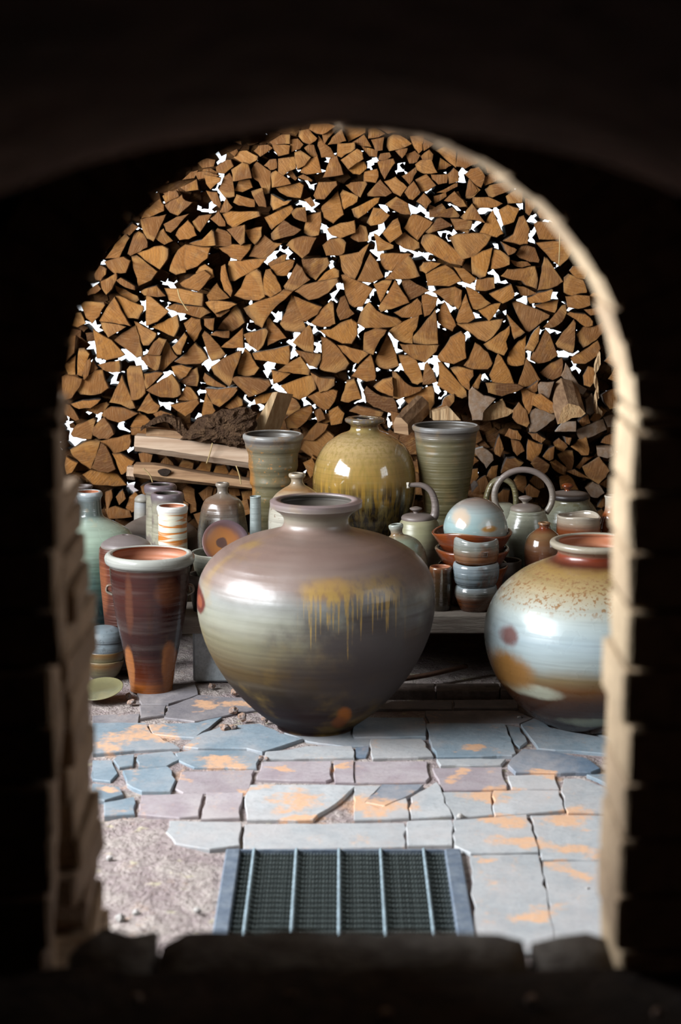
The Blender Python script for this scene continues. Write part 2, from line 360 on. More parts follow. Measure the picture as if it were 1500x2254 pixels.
wall_window('left', -2.4, 2.65, 5.45, 1.08, 2.55, 5, 4, 'board wall on the left with a tall paned window')
wall_window('right', 2.4, 3.15, 4.55, 1.05, 2.15, 4, 3, 'board wall on the right with a small paned window')
# roof with one open skylight
v = []; f = []
def addbox(v, f, x0, x1, y0, y1, z0, z1):
    k = len(v)
    for x in (x0, x1):
        for y in (y0, y1):
            for z in (z0, z1): v.append((x, y, z))
    f.extend([(k, k + 1, k + 3, k + 2), (k + 4, k + 6, k + 7, k + 5), (k, k + 4, k + 5, k + 1), (k + 2, k + 3, k + 7, k + 6), (k, k + 2, k + 6, k + 4), (k + 1, k + 5, k + 7, k + 3)])
addbox(v, f, -2.6, 2.6, 2.2, 7.3, 2.7, 2.78)
tag(pyobj('ceiling', v, f, [ROOFM]), 'dark board roof of the shed', kind='structure')
# ================================================================== KILN: brick doorway, vault, sill
def brickmat(name, c1, c2, c3):
    t = NT(name, .85, .25); o = t.n('NewGeometry', out=0); rnd = t.n('ObjectInfo', out=5)
    c = t.ramp(rnd, [(0, c1), (.5, c2), (1, c3)]); a = t.noise(o, 30, 5, .7); b = t.noise(o, 140, 3)
    c = t.mix(t.math('MULTIPLY', t.step(a, .4, .7), .6), c, [k * .4 for k in c1]); t.color(c); t.bump(t.math('ADD', a, b), .5, .006)
    return t.m
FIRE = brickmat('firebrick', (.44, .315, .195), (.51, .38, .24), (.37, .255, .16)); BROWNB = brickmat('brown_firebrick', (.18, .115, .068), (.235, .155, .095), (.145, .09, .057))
SOOT = plain('sooty_kiln_lining', (.016, .012, .011), .95, .4, 9, (.011, .009, .008), .6, .02, spec=.05); VAULT = plain('smoked_vault_lining', (.24, .15, .12), .95, .5, 7, (.12, .075, .06), .8, .03, spec=.05)
YD, YE = 2.30, 2.46
XL, XR = atY(138, 905, YD).x, atY(1394, 905, YD).x
ZS = atY(750, 905, YD).z                       # springing
XC = (XR + XL) / 2
def archpt(a, m):                              # doorway arch at angle a, m metres outside its soffit
    q = atY(766 - 628 * math.cos(a), 905 - 628 * math.sin(a), YD); c0 = atY(766, 905, YD); d = q - c0
    return q + d.normalized() * m
zpx = lambda z: 905 + (ZS - z) * 4500 / YD * 1.0
wall = empty('wall_front', (XC, YD, 0)); tag(wall, 'kiln front wall with a brick-arched doorway', kind='structure')
# core behind the visible bricks
v = []; f = []; n = 40; pts_in = []
for i in range(n + 1):
    q = archpt(PI * i / n, .022); pts_in.append((q.x, q.z))
inner = [(XL - .1, -.1)] + pts_in + [(XR + .022, -.1)]
for Y in (YD + .012, YE - .012):
    for x, z in inner: v.append((x, Y, z))
    for x, z in inner:
        i = len(v) - len(inner) - 0
    # outer outline sampled to match
    for k, (x, z) in enumerate(inner):
        if k == 0: v.append((-2.6, Y, -.1))
        elif k == len(inner) - 1: v.append((2.6, Y, -.1))
        else:
            a = PI * (k - 1) / n; c_, s_ = -math.cos(a), math.sin(a); m = min(2.6 / max(abs(c_), 1e-6), (2.8 - ZS) / max(s_, 1e-6)); v.append((c_ * m, Y, ZS + s_ * m))
m = len(inner)
for base in (0, 2 * m):
    for k in range(m - 1):
        q = (base + k, base + k + 1, base + m + k + 1, base + m + k); f.append(q if base else q[::-1])
for k in range(m - 1): f.append((k, k + 1, 2 * m + k + 1, 2 * m + k))
for k in range(m - 1): f.append((m + k, 3 * m + k, 3 * m + k + 1, m + k + 1))
core = pyobj('wall_core', v, f, [SOOT], wall); core.location = (-XC, -YD, 0)
rb = random.Random(11)
def brick(x0, x1, y0, y1, z0, z1, name='brick', parent=None, mat=None, j=.0015, rz=0):
    c = Vector(((x0 + x1) / 2, (y0 + y1) / 2, (z0 + z1) / 2))
    me = boxmesh(x0 - c.x, x1 - c.x, y0 - c.y, y1 - c.y, z0 - c.z, z1 - c.z, j, rb, .004)
    o = link(name, me, [mat or FIRE], parent, c - (parent.location if parent else Vector())); o.rotation_euler.z = rz
    return o
CH = .069; z = .16; k = 0
while z < ZS - .01:
    z1 = min(z + CH, ZS) - .004
    dx = rb.uniform(-.004, .004)
    brick(XR + dx, XR + .115, YD + rb.uniform(-.003, .003), YE + rb.uniform(-.004, .004) + (.03 if z < .9 else 0), z, z1, parent=wall)
    if k % 2: brick(XR + .119, XR + .35, YD, YD + .1, z, z1, parent=wall, mat=SOOT)
    else: brick(XR + .119, XR + .23, YD, YD + .2, z, z1, parent=wall, mat=SOOT); brick(XR + .234, XR + .46, YD, YD + .1, z, z1, parent=wall, mat=SOOT)
    dx = rb.uniform(-.004, .004)
    xl = XL - .033 * (ZS - z) / .75
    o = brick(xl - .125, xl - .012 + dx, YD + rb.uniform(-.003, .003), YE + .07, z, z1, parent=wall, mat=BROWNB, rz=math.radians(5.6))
    brick(XL - .35, XL - .119, YD, YD + .1, z, z1, parent=wall, mat=SOOT)
    z += CH; k += 1
NV = 26
for i in range(NV):                                # voussoirs of the arch
    a0 = PI * i / NV + .003; a1 = PI * (i + 1) / NV - .003; v = []; dr = rb.uniform(-.004, .004)
    for Y in (YD + rb.uniform(-.004, .002), YE + rb.uniform(-.004, .004)):
        for r in (dr, .115):
            for a in (a0, a1): q = archpt(a, r); v.append(Vector((q.x - (.026 * (1 + math.cos(a)) / 2 if Y > YD + .1 else 0), Y, q.z)))
    c = sum(v, Vector()) / 8; v = [p - c for p in v]
    pyobj('arch_brick', v, [(0, 1, 3, 2), (4, 6, 7, 5), (0, 4, 5, 1), (2, 3, 7, 6), (0, 2, 6, 4), (1, 5, 7, 3)], [FIRE], wall, c - wall.location)
# loose brick pier standing outside against the left jamb, stepping out towards the floor
YP0, YP1 = 2.56, 2.79
steps = [(1052, 177), (1100, 176), (1168, 190), (1232, 206), (1300, 203), (1370, 207), (1440, 204), (1510, 206), (1590, 205), (1662, 207), (1735, 222), (1800, 221), (1868, 223), (1930, 238), (1995, 238), (2060, 243), (2130, 243)]
pier = []
for i, (py, px) in enumerate(steps):
    zt = atY(px, py, YP1).z; zb = atY(px, steps[i + 1][0], YP1).z if i + 1 < len(steps) else zt - .06
    X = atY(px, py, YP1).x
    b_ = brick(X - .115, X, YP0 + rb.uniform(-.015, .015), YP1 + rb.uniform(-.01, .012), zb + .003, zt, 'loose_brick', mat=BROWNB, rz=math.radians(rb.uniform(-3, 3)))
    pier.append(b_)
zlast = zb; X = atY(243, 2130, YP1).x
while zlast > .05:
    b_ = brick(X - .12, X + .004, YP0, YP1, max(.0, zlast - .07), zlast - .003, 'loose_brick', mat=BROWNB); pier.append(b_); zlast -= .072
ORD = ['topmost', 'second', 'third', 'fourth', 'fifth', 'sixth', 'seventh', 'eighth', 'ninth', 'tenth', 'eleventh', 'twelfth', 'thirteenth', 'fourteenth', 'fifteenth', 'sixteenth', 'seventeenth', 'eighteenth', 'nineteenth', 'twentieth', 'twenty-first', 'twenty-second', 'twenty-third', 'twenty-fourth']
for i, b_ in enumerate(pier): tag(b_, 'pale firebrick, %s from the top of the stepped stack beside the left jamb' % ORD[min(i, 23)] if i else 'topmost pale firebrick of the stepped stack beside the left jamb', 'brick', 'bricks stacked at the left jamb')
# vault of the kiln chamber above the camera
YV = 1.72; v = []; f = []; n = 36; rows = 14
for j in range(rows + 1):
    Y = YV - j * .17; up = .20 * j / rows * 2.0
    for i in range(n + 1):
        x = -.95 + 1.9 * i / n; R = .76
        zc = atY(750, 276, YV).z - R; z = zc + (math.sqrt(max(R * R - x * x, 0)) if abs(x) < .70 else math.sqrt(R * R - .49) - (abs(x) - .70) * 2.2)
        z += up + .006 * noise.noise(Vector((x * 9, Y * 6, 0))) + .004 * noise.noise(Vector((x * 30, Y * 20, 0))); v.append((x, Y, z))
L0 = n + 1
for j in range(rows):
    for i in range(n): a = j * L0 + i; f.append((a, a + 1, a + 1 + L0, a + L0))
b0 = len(v)
for i in range(L0): x, Y, z = v[i]; v.append((x, Y, z + .16))
for i in range(n): f.append((i, b0 + i, b0 + i + 1, i + 1))
tag(pyobj('ceiling_vault', v, f, [VAULT], smooth=True), 'sooty curved kiln vault above the doorway', kind='structure')
ZK = .556; KFL = plain('kiln_floor_grit', (.035, .024, .018), .95, .5, 30, (.018, .013, .011), .8, .01, spec=.05)
v = []; f = []; nx, ny = 40, 60
for j in range(ny + 1):
    for i in range(nx + 1):
        x = -.95 + 1.9 * i / nx; y = -.7 + (YD + .7) * j / ny; v.append((x, y, ZK - .006 + .012 * noise.noise(Vector((x * 14, y * 14, 1))) + .006 * noise.noise(Vector((x * 45, y * 45, 1)))))
for j in range(ny):
    for i in range(nx): a = j * (nx + 1) + i; f.append((a, a + 1, a + nx + 2, a + nx + 1))
tag(pyobj('floor_kiln', v, f, [KFL], smooth=True), 'dark gritty kiln floor in front of the sill', kind='structure')
v = []; f = []
addbox(v, f, -1.1, -.95, -.8, YD, .3, 2.6); addbox(v, f, .95, 1.1, -.8, YD, .3, 2.6); addbox(v, f, -1.1, 1.1, -.9, -.7, .3, 2.6); addbox(v, f, -1.1, 1.1, -.8, YD + .01, 2.3, 2.4); addbox(v, f, -1.1, 1.1, -.8, YD, .3, .5)
tag(pyobj('wall_kiln', v, f, [SOOT]), 'black inner walls of the kiln chamber', kind='structure')
# sill blocks across the doorway
SILL = plain('charred_sill', (.04, .03, .024), .95, .45, 22, (.09, .078, .068), .8, .012, spec=.15)
def sill(x0, x1, ytop, ynear, label, seed, name='sill_block', rnd=.004):
    r = random.Random(seed); z = atY(750, ynear, YD + .005).z; far = (z - HC) / ray(750, ytop).z * ray(750, ytop).y
    X0, X1 = atY(x0, ynear, YD + .05).x, atY(x1, ynear, YD + .05).x; v = []; nx = max(3, int((X1 - X0) / .03)); prof = [(YD - .005, -.16), (YD - .004, -.012), (YD + .006, -.002), ((YD + far) / 2, .002), (far - .01, 0), (far, -.012), (far, -.16)]
    for i in range(nx + 1):
        e = min(i, nx - i); dz = -.012 if e == 0 else 0
        for (Y, q) in prof: v.append((X0 + (X1 - X0) * i / nx, Y + r.uniform(-rnd, rnd), z + q + dz + r.uniform(-rnd, rnd)))
    m = len(prof); f = [(i * m + j, i * m + j + 1, (i + 1) * m + j + 1, (i + 1) * m + j) for i in range(nx) for j in range(m - 1)] + [tuple(range(m))[::-1], tuple(range(nx * m, nx * m + m))]
    c = Vector(((X0 + X1) / 2, YD + .06, z - .16)); o = pyobj(name, [Vector(p) - c for p in v], f, [SILL], None, c, True); tag(o, label, 'sill block'); return o
sill(345, 1166, 2046, 2146, 'long charred grey sill block lying across the doorway', 1)
sill(1182, 1372, 2052, 2146, 'short grey sill block at the right end of the doorway', 2)
sill(150, 332, 2042, 2142, 'rounded dark charred lump at the left end of the sill', 3, 'sill_lump', .012)
# ================================================================== WOODPILE
YF = ground(470, 1505).y; YW = YF + 1.06
def woodend():
    t = NT('sawn_log_end', .8, .25); o = t.tc('Object'); rnd = t.n('ObjectInfo', out=5)
    c = t.ramp(rnd, [(0, (.085, .03, .008)), (.15, (.24, .092, .02)), (.3, (.14, .054, .014)), (.45, (.30, .12, .026)), (.6, (.2, .08, .019)), (.75, (.34, .14, .026)), (.88, (.16, .066, .022)), (1, (.38, .17, .045))])
    sx = t.sep(o); r = t.n('VectorMath', {0: t.n('CombineXYZ', {0: sx[0], 1: 0.0, 2: sx[2]})}, out=1, operation='LENGTH')
    warp = t.noise(o, 25, 3)
    rg = t.math('SINE', t.math('ADD', t.math('MULTIPLY', r, 620), t.math('MULTIPLY', warp, 9)))
    c = t.mix(t.math('MULTIPLY', t.step(rg, -.2, 1), .22), c, (.19, .085, .03))
    off = t.n('VectorMath', {0: o, 1: t.n('CombineXYZ', {0: rnd, 1: 0.0, 2: rnd})}, operation='ADD')
    c = t.mix(t.math('MULTIPLY', t.step(t.noise(off, 22, 4, .6), .5, .75), .45), c, (.44, .21, .04))
    c = t.mix(t.math('MULTIPLY', t.step(t.noise(off, 30, 5, .65, .5), .48, .72), .65), c, (.12, .055, .022))
    rv = t.n('VectorRotate', {'Vector': o, 'Angle': t.math('MULTIPLY', rnd, 19.0)}, rotation_type='Y_AXIS')
    gr_ = t.noise(t.mapv(rv, (18, 1, 330)), 1.0, 3, .6)
    c = t.mix(t.math('MULTIPLY', t.step(gr_, .45, .72), .4), c, (.15, .07, .025)); c = t.mix(t.math('MULTIPLY', t.step(gr_, .55, .25), .25), c, (.55, .36, .19))
    ap = t.n('Attribute', attribute_name='rim', out=2)
    c = t.mix(t.math('MULTIPLY', t.step(ap, .8, 1.0), .4), c, (.12, .06, .025))
    sap = t.math('ADD', t.n('Attribute', attribute_name='sap', out=2), t.math('MULTIPLY', t.math('SUBTRACT', t.noise(off, 40, 3), .5), .12))
    c = t.mix(t.math('MULTIPLY', t.step(sap, .70, .80), .38), c, (.42, .225, .075)); c = t.mix(t.math('MULTIPLY', t.step(sap, .86, .98), .75), c, (.10, .055, .028))
    dk = t.noise(off, 9, 2, .5); c = t.mix(t.math('MULTIPLY', t.step(dk, .5, .8), .5), c, (.13, .055, .018))
    t.color(c); t.bump(t.math('ADD', gr_, t.math('MULTIPLY', t.noise(o, 160, 3), .8)), .5, .004)
    return t.m
END = woodend()
def barkmat(name, c1, c2):
    t = NT(name, .9, .2); o = t.tc('Object'); a = t.noise(t.mapv(o, (40, 9, 40)), 1, 5, .65)
    t.color(t.mix(t.step(a, .35, .65), c1, c2)); t.bump(a, .6, .01); return t.m
BARK = [barkmat('split_side_brown', (.14, .08, .045), (.26, .16, .09)), barkmat('dark_bark', (.045, .035, .03), (.11, .085, .07)), barkmat('pale_birch_bark', (.34, .34, .34), (.52, .51, .48))]
GREYEND = plain('weathered_grey_log_end', (.23, .165, .12), .85, .35, 45, (.19, .11, .06), .5, .004)
PALEEND = plain('fresh_split_wood', (.40, .25, .12), .8, .5, 30, (.27, .14, .055), .8, .006, (2.5, .3, 1))
TILES = {
 'A': (450, 260, 2, '105 14,115 12,124 22,122 25,116 29,109 26,104 20;116 12,118 6,136 6,144 9,130 18,124 17;130 18,145 8,146 11,133 28,131 24;136 29,141 21,151 12,156 25,148 28;126 20,131 26,139 33,146 44,139 43,129 43,125 30;138 45,146 42,150 52,153 62,131 65,135 55;110 33,118 28,121 30,125 42,118 42,114 38;100 38,106 36,117 43,110 52,102 56,100 47;106 58,116 46,124 42,129 60,113 62,107 60;82 45,99 43,101 55,93 58,87 63,82 60;75 29,94 30,93 39,82 42,78 37;94 24,103 23,109 29,105 34,96 37;72 26,85 18,94 18,94 28,76 29;55 36,60 30,70 29,75 33,62 42;33 44,37 37,47 36,59 42,58 46,49 51,40 48;28 38,36 34,37 37,33 42;13 54,25 46,29 46,32 53,22 61,14 59;0 56,6 54,15 60,12 62,0 61,-6 60;30 57,42 49,48 51,52 66,40 68,32 69;52 57,58 48,73 59,73 72,71 82,66 83,60 70,53 64;66 52,72 46,79 45,80 55,73 57;73 62,79 58,92 67,95 72,75 76;90 62,96 57,102 66,100 69;80 77,105 71,109 74,106 88,92 86,84 82;121 85,126 71,145 70,146 74,132 89,124 89;33 80,38 69,50 68,53 76,42 81;16 78,21 66,28 61,31 66,33 86,24 88;0 62,18 66,17 70,7 78,2 72;2 80,14 82,18 94,17 99,10 94;32 93,36 84,55 90,55 98,38 96;52 81,64 77,68 98,60 97,55 88;73 95,74 84,88 92,95 91,91 95,76 101;130 97,140 88,147 81,153 106,142 115,132 109,129 100;103 65,109 62,119 68,118 70'),
 'B': (750, 260, 2, '4 8,27 6,27 16,9 26,6 18;31 12,37 9,49 17,42 21,31 22;39 8,58 8,62 15,52 17;13 27,26 18,34 32,25 31;34 24,48 21,46 35,39 36;52 22,58 18,66 19,78 28,66 34,54 36,51 31;77 20,92 18,90 35,86 39,82 33;92 23,103 28,92 36,91 30;61 36,74 33,74 35,68 44;23 31,32 33,41 36,40 43,32 42;-3 28,15 27,16 34,1 43,-3 42;1 46,18 34,24 38,25 45,18 49,9 56;9 57,19 49,26 48,29 55,21 62,14 61;42 46,44 39,54 38,56 42,49 47;72 40,82 36,88 41,84 48,76 50;41 48,58 45,60 49,49 67,45 60;83 51,88 47,99 43,106 60,92 61,85 57;89 42,98 35,102 40,101 46,91 46;110 44,122 52,116 56,107 57;105 36,115 31,127 35,127 54,121 50,112 41;128 53,131 36,150 34,154 46,150 50,138 55;26 59,40 56,42 64,39 71,26 70;68 64,83 54,84 59,76 73;6 74,12 71,28 70,29 73,22 87,17 84;30 83,44 68,56 82,50 86,31 86;49 70,61 65,73 76,66 86,58 82;71 82,81 70,88 82,80 90,76 89;83 68,95 62,105 74,96 80,89 81;100 62,118 62,117 71,108 73,101 67;106 82,129 70,129 75,116 82;118 62,125 55,130 59,130 69,120 72;138 86,142 67,148 75,151 80,144 86;138 62,144 56,152 54,159 64,155 76,147 71;0 84,3 79,19 86,18 92,4 100,2 96;115 91,126 81,132 88,137 94,139 97,132 98,122 92;103 86,116 82,117 86,104 94;84 92,92 83,100 92,94 100,89 95'),
 'C': (1000, 320, 2, '32 38,36 34,40 31,51 33,52 35,43 41,34 44;35 49,40 44,63 40,66 44,61 50,43 57,39 56;13 58,17 38,29 49,22 57,17 59;58 56,70 48,75 48,75 63,60 64;21 57,38 57,53 64,46 68,24 69;33 18,39 22,48 27,47 31,37 30;50 72,60 66,72 70,66 84,55 88;79 58,90 62,91 66,83 77,79 74;92 74,97 67,108 76,104 82,95 80;8 79,20 65,34 85,22 82,12 82;0 52,5 51,8 58,14 62,15 68,8 67,0 64;29 96,43 72,54 97,47 101;55 105,66 98,72 80,77 78,83 92,81 108,73 109;89 87,93 84,108 86,116 95,124 104,95 103;-2 81,20 83,18 92,2 93;60 22,70 32,76 42,66 38,56 32'),
 'D': (200, 420, 2, '79 6,86 0,94 0,97 6,90 9,82 14;82 16,88 10,100 5,104 11,111 13,107 17,96 27,88 24;56 30,60 22,76 9,80 16,80 22,64 29;55 32,60 30,82 27,74 44,69 55,62 52,57 42;80 37,94 29,107 26,95 40,88 46,83 44;94 49,97 42,107 33,113 40,116 49,108 53,98 54;112 34,119 28,133 26,126 37,120 45,114 40;71 52,75 45,80 42,84 49,90 55,81 59;35 44,46 36,52 40,43 49,38 47;16 74,27 58,38 47,42 52,34 67,31 74;41 69,48 47,53 45,58 48,62 56,62 62,54 67,44 71;52 69,70 62,79 61,85 64,84 75,76 86,69 82,60 76;15 78,36 73,43 77,38 90,26 91,19 85;45 72,51 71,62 80,73 89,66 98,53 104,51 96,47 85;104 60,131 63,128 74,117 83,106 87,103 80;88 82,96 66,104 60,104 82,104 90,94 92,87 88;109 58,122 54,133 43,135 45,137 60,122 61;136 56,137 45,140 42,150 45,154 49,155 59,147 61,138 61;132 31,141 23,148 34,148 39,141 39;142 24,149 8,156 18,150 24;116 90,120 84,126 81,134 87,135 95,126 101,117 100;3 93,10 82,17 86,16 92,11 99,5 98'),
 'E': (450, 420, 2, '21 26,30 23,60 23,61 28,48 32,33 41,26 36;25 43,44 38,44 57,40 60,33 52;45 43,63 40,63 50,56 59,49 52;67 29,88 19,95 16,98 20,90 30,75 42,71 36;96 24,102 19,111 18,113 34,106 33,99 30;110 46,113 28,119 26,128 24,129 33,126 48,118 50;74 47,84 37,88 33,95 38,106 43,98 49,77 54,75 52;50 72,53 64,66 49,76 57,85 58,68 74,60 74;17 63,32 59,51 59,50 64,40 77,30 74;91 60,97 54,109 50,123 52,115 68,108 74,97 65;26 87,28 78,68 75,60 84,46 92,34 99,28 99;70 80,86 71,91 70,89 77,73 83;73 83,94 76,99 77,97 84,91 93,80 93;108 76,115 75,135 74,138 80,123 98,116 94,110 89;131 60,138 54,150 52,156 57,154 68,148 71,135 71;136 42,150 36,165 33,166 46,150 52,141 49;110 10,117 7,122 16,118 18'),
 'F': (750, 420, 2, '13 20,38 8,43 8,41 13,20 30,16 28;30 35,37 19,45 20,54 27,46 36,34 38;50 15,62 7,74 14,77 26,66 25,55 19;98 15,104 19,112 14,117 21,123 18,131 27,130 29,99 29;47 47,58 33,63 31,68 47,55 57;70 41,79 26,88 28,101 35,90 48,85 54,77 47;94 45,103 36,109 29,123 38,112 42,97 47;122 31,138 33,146 34,141 47,128 42;37 47,41 49,50 56,58 60,58 63,49 65,41 66;59 54,68 47,71 46,86 57,87 63,80 66,70 63,62 58;90 58,92 50,100 48,110 52,121 61,136 75,133 82,121 80,106 72,96 67;121 52,126 49,144 47,166 48,160 60,148 71,135 75,127 64;0 72,20 68,31 59,24 76,22 84,16 97,10 95,3 88;19 99,33 70,41 80,47 95,34 101,24 100;44 72,46 69,64 69,73 69,77 70,66 82,56 88,50 86,45 80;50 97,60 86,75 72,80 78,87 94,76 97,60 97;87 84,92 79,100 78,110 80,105 84,94 91,88 88;95 92,103 87,116 82,124 88,133 99,120 105,97 104;125 84,136 86,147 95,150 97,143 103,135 100;11 51,21 38,28 40,31 55,20 56'),
 'G': (1040, 480, 2, '0 43,12 37,22 34,19 50,15 64,9 66,1 61;21 46,24 35,31 36,41 43,41 51,30 55,21 56;32 26,43 32,49 35,47 38,40 41;49 40,55 32,60 30,69 33,74 46,73 49,64 48,53 44;72 28,90 26,108 25,112 33,105 45,97 52,88 46;73 79,77 60,80 44,83 45,92 58,100 70,94 74,84 78;33 64,40 57,52 56,69 54,72 68,71 78,60 74,55 69,45 68;42 46,50 48,61 48,65 52,55 54,47 52;6 68,17 66,24 66,25 77,15 80,4 79;20 84,43 74,47 84,45 88,34 94;49 75,57 76,72 83,60 86,54 85;62 88,73 83,88 79,89 80,86 90,78 93,65 94;108 58,112 53,124 52,127 60,124 67,115 66;102 66,107 62,122 68,126 80,126 82,110 85,102 82'),
 'H': (150, 580, 2, '36 20,53 11,53 18,48 28,42 34,37 27;20 31,32 23,36 28,30 33,22 35;53 19,58 16,73 25,73 29,62 26;52 24,56 26,76 36,78 40,74 43,62 38,54 31;80 31,88 27,97 25,107 36,98 37,84 35;14 45,19 42,39 43,40 46,34 58,26 66,20 60;35 63,42 50,51 38,58 52,68 69,50 65,36 64;53 36,62 38,82 47,83 51,77 61,66 60,58 46;86 42,87 34,108 51,110 53,98 64,88 68,86 68;93 70,105 64,120 57,122 69,116 80,100 73;107 28,124 28,148 33,147 47,125 44,112 41;109 49,118 45,148 48,156 54,145 60,122 54;124 22,138 13,150 8,157 14,150 24,144 30,130 27;36 65,48 66,63 70,53 76,44 81,39 74;51 85,60 77,74 69,78 80,82 102,75 103,64 94;73 64,78 66,97 77,96 81,89 90,83 90,78 80;128 66,136 60,145 62,147 72,139 86,132 77;2 68,7 55,14 54,19 66,10 70'),
 'I': (450, 580, 2, '18 18,19 4,23 2,27 18,31 30,29 36,22 29;3 35,10 26,14 22,20 30,27 38,15 40,5 40;34 35,41 26,46 14,58 7,62 10,66 36,60 40,45 39;65 18,68 8,73 7,78 14,85 30,80 33,73 37,66 34;88 25,95 14,102 1,107 5,112 14,116 18,105 26,98 30,90 29;101 31,110 24,128 20,146 17,147 20,136 32,126 38,116 40,108 35;124 20,133 10,142 5,148 8,148 15,134 18;2 43,8 41,30 43,35 45,27 50,12 55,7 50;12 55,27 50,28 52,18 59,14 59;15 72,22 62,34 47,39 52,44 65,38 70,30 75,27 73;45 49,58 43,78 36,86 30,96 32,88 40,78 48,70 58,64 70,57 66,48 55;84 66,92 47,96 35,99 38,108 60,112 72,105 75,90 73;99 36,108 40,118 44,129 48,124 56,112 63,109 63,104 50;118 65,126 55,139 41,142 44,144 66,138 69,126 69;69 62,71 60,78 68,86 77,90 82,80 85,73 88,70 90,70 75;0 61,11 61,10 74,6 73,0 68;7 79,13 75,27 74,27 82,20 82;44 79,52 76,68 72,70 75,65 89,59 96,50 90;128 74,140 73,150 66,162 62,168 66,168 78,162 88,152 88,142 83'),
 'J': (750, 580, 2, '2 14,6 13,20 20,35 28,30 36,24 47,16 48,10 44,6 34;37 23,46 19,57 18,52 28,44 42,41 34;43 48,52 34,60 19,66 28,75 43,62 48,45 53;68 19,75 17,84 23,98 30,88 35,76 40,70 28;102 32,112 28,126 26,126 40,124 47,117 43,110 36;126 26,134 30,133 44,130 50,125 46;60 54,74 46,85 39,89 44,90 56,80 59,68 59;90 36,95 34,107 38,105 47,98 56,93 58,91 48;20 66,24 54,32 43,40 52,50 57,62 60,67 64,60 69,40 71,28 71;54 75,66 66,86 58,84 70,80 76,79 88,70 87,60 82;80 80,90 70,104 52,105 58,107 88,95 89,81 87;108 56,111 47,115 43,120 52,127 68,123 74,114 70,108 65;128 62,132 48,138 35,146 55,148 60,140 65,130 66;138 26,150 31,165 44,150 51,146 50,142 40;0 38,5 36,10 50,15 55,8 60,0 62,-4 52'),
 'K': (1050, 620, 2, '99 17,110 15,124 16,125 26,112 30,101 28;125 17,128 12,140 14,140 24,128 27;119 31,140 27,142 36,126 37;-21 47,0 45,28 42,25 51,18 60,10 66,2 63,-10 54;40 24,44 22,60 28,80 37,79 40,68 47,58 55,54 53,48 42;74 50,80 44,94 27,98 26,99 34,94 44,86 50,80 51;34 37,40 43,53 56,48 60,42 63,39 54;9 69,22 60,36 50,36 58,32 66,34 74,30 81,22 78,13 74;54 74,60 60,69 50,70 54,68 66,62 77;60 86,67 72,76 54,80 58,86 74,89 81,80 87,68 90;88 68,96 56,107 43,109 46,108 62,106 78,98 76,90 72;34 87,36 78,46 67,54 60,53 78,52 91,45 93,34 91;110 58,112 56,118 50,128 50,139 45,140 56,132 64,118 72,113 66;100 36,104 34,120 36,128 44,128 48,120 50,110 42;105 84,118 76,133 65,136 74,132 82,120 90,108 90;64 27,74 23,90 20,88 30,86 34,75 31;2 32,14 26,26 24,20 36,14 43,8 38'),
 'L': (130, 740, 2, '97 20,104 7,110 2,118 4,111 21;125 12,138 -3,141 1,134 20,130 20;38 -7,47 -1,58 5,72 20,66 23,52 26,42 24;5 10,10 0,18 0,16 18,7 28;43 32,50 30,66 27,67 40,58 40,48 37;20 59,28 46,40 38,48 38,50 48,54 57,46 63,34 65,24 64;3 45,10 43,25 48,22 56,14 68,4 71;5 32,18 21,18 42,10 42;20 32,22 14,28 14,33 20,30 32,25 44,20 42;26 44,30 28,34 25,35 30,32 43,28 48;35 30,37 26,43 35,40 38,34 41;56 73,62 60,69 44,74 56,80 70,84 79,78 80,68 75;75 38,78 34,90 33,94 50,95 62,88 69,80 70,77 54;90 24,98 20,112 22,109 37,106 38,96 32;110 36,114 18,118 6,124 15,130 23,126 27,114 38;94 42,106 40,114 41,104 51,96 58,94 50;97 60,108 52,124 42,132 54,134 64,126 68,112 67,102 63;128 28,140 19,150 8,156 14,164 25,155 30,140 31;124 34,135 32,146 35,140 44,132 48,127 42;133 50,144 38,152 35,154 44,152 55,140 54;87 82,93 72,99 63,104 72,111 77,107 84,98 85;13 75,26 71,45 70,42 74,34 79,22 80;30 81,42 76,52 73,55 75,50 82,42 86;47 87,54 80,58 78,72 80,86 85,78 90,66 95,52 91;123 76,140 73,152 70,154 74,146 84,139 88,130 82;104 86,112 82,124 86,120 90,108 92;1 74,12 76,20 88,22 92,18 93,6 86;132 70,140 56,145 57,152 66,154 70,145 71'),
 'M': (420, 740, 2, '34 12,48 0,57 -8,58 13,46 13;13 0,16 -5,22 0,30 9,38 20,34 24,23 27,19 20;113 7,120 -1,127 -9,131 -12,135 0,135 18,126 16;23 34,38 24,55 17,54 24,48 38,43 55,34 48,27 42;52 36,56 22,60 14,66 20,70 28,75 35,70 42,60 44,52 42;69 19,84 16,108 11,109 22,107 32,96 30,82 27,72 26;46 48,52 45,70 47,86 49,88 54,82 60,70 65,64 67,58 60;14 47,16 41,24 47,38 55,40 57,30 56,18 53;17 58,30 59,50 57,51 60,42 70,32 78,24 74;12 90,14 74,17 63,24 74,27 82,20 88;38 78,44 72,51 66,57 70,57 76,44 81;70 68,76 65,92 62,86 70,82 74,72 75;97 38,108 30,121 23,126 30,131 38,130 43,114 41;89 37,96 39,110 41,100 49,91 53;100 55,110 51,133 43,136 50,138 58,128 66,120 70,108 64;115 15,128 18,143 20,143 26,138 35,130 32,122 23;132 40,142 46,158 48,158 54,150 60,142 62,138 52;129 67,140 62,157 59,161 61,158 72,152 80,146 82,138 75;105 86,107 66,116 70,121 78,118 83,108 87;107 88,122 80,132 77,134 84,132 92,118 95'),
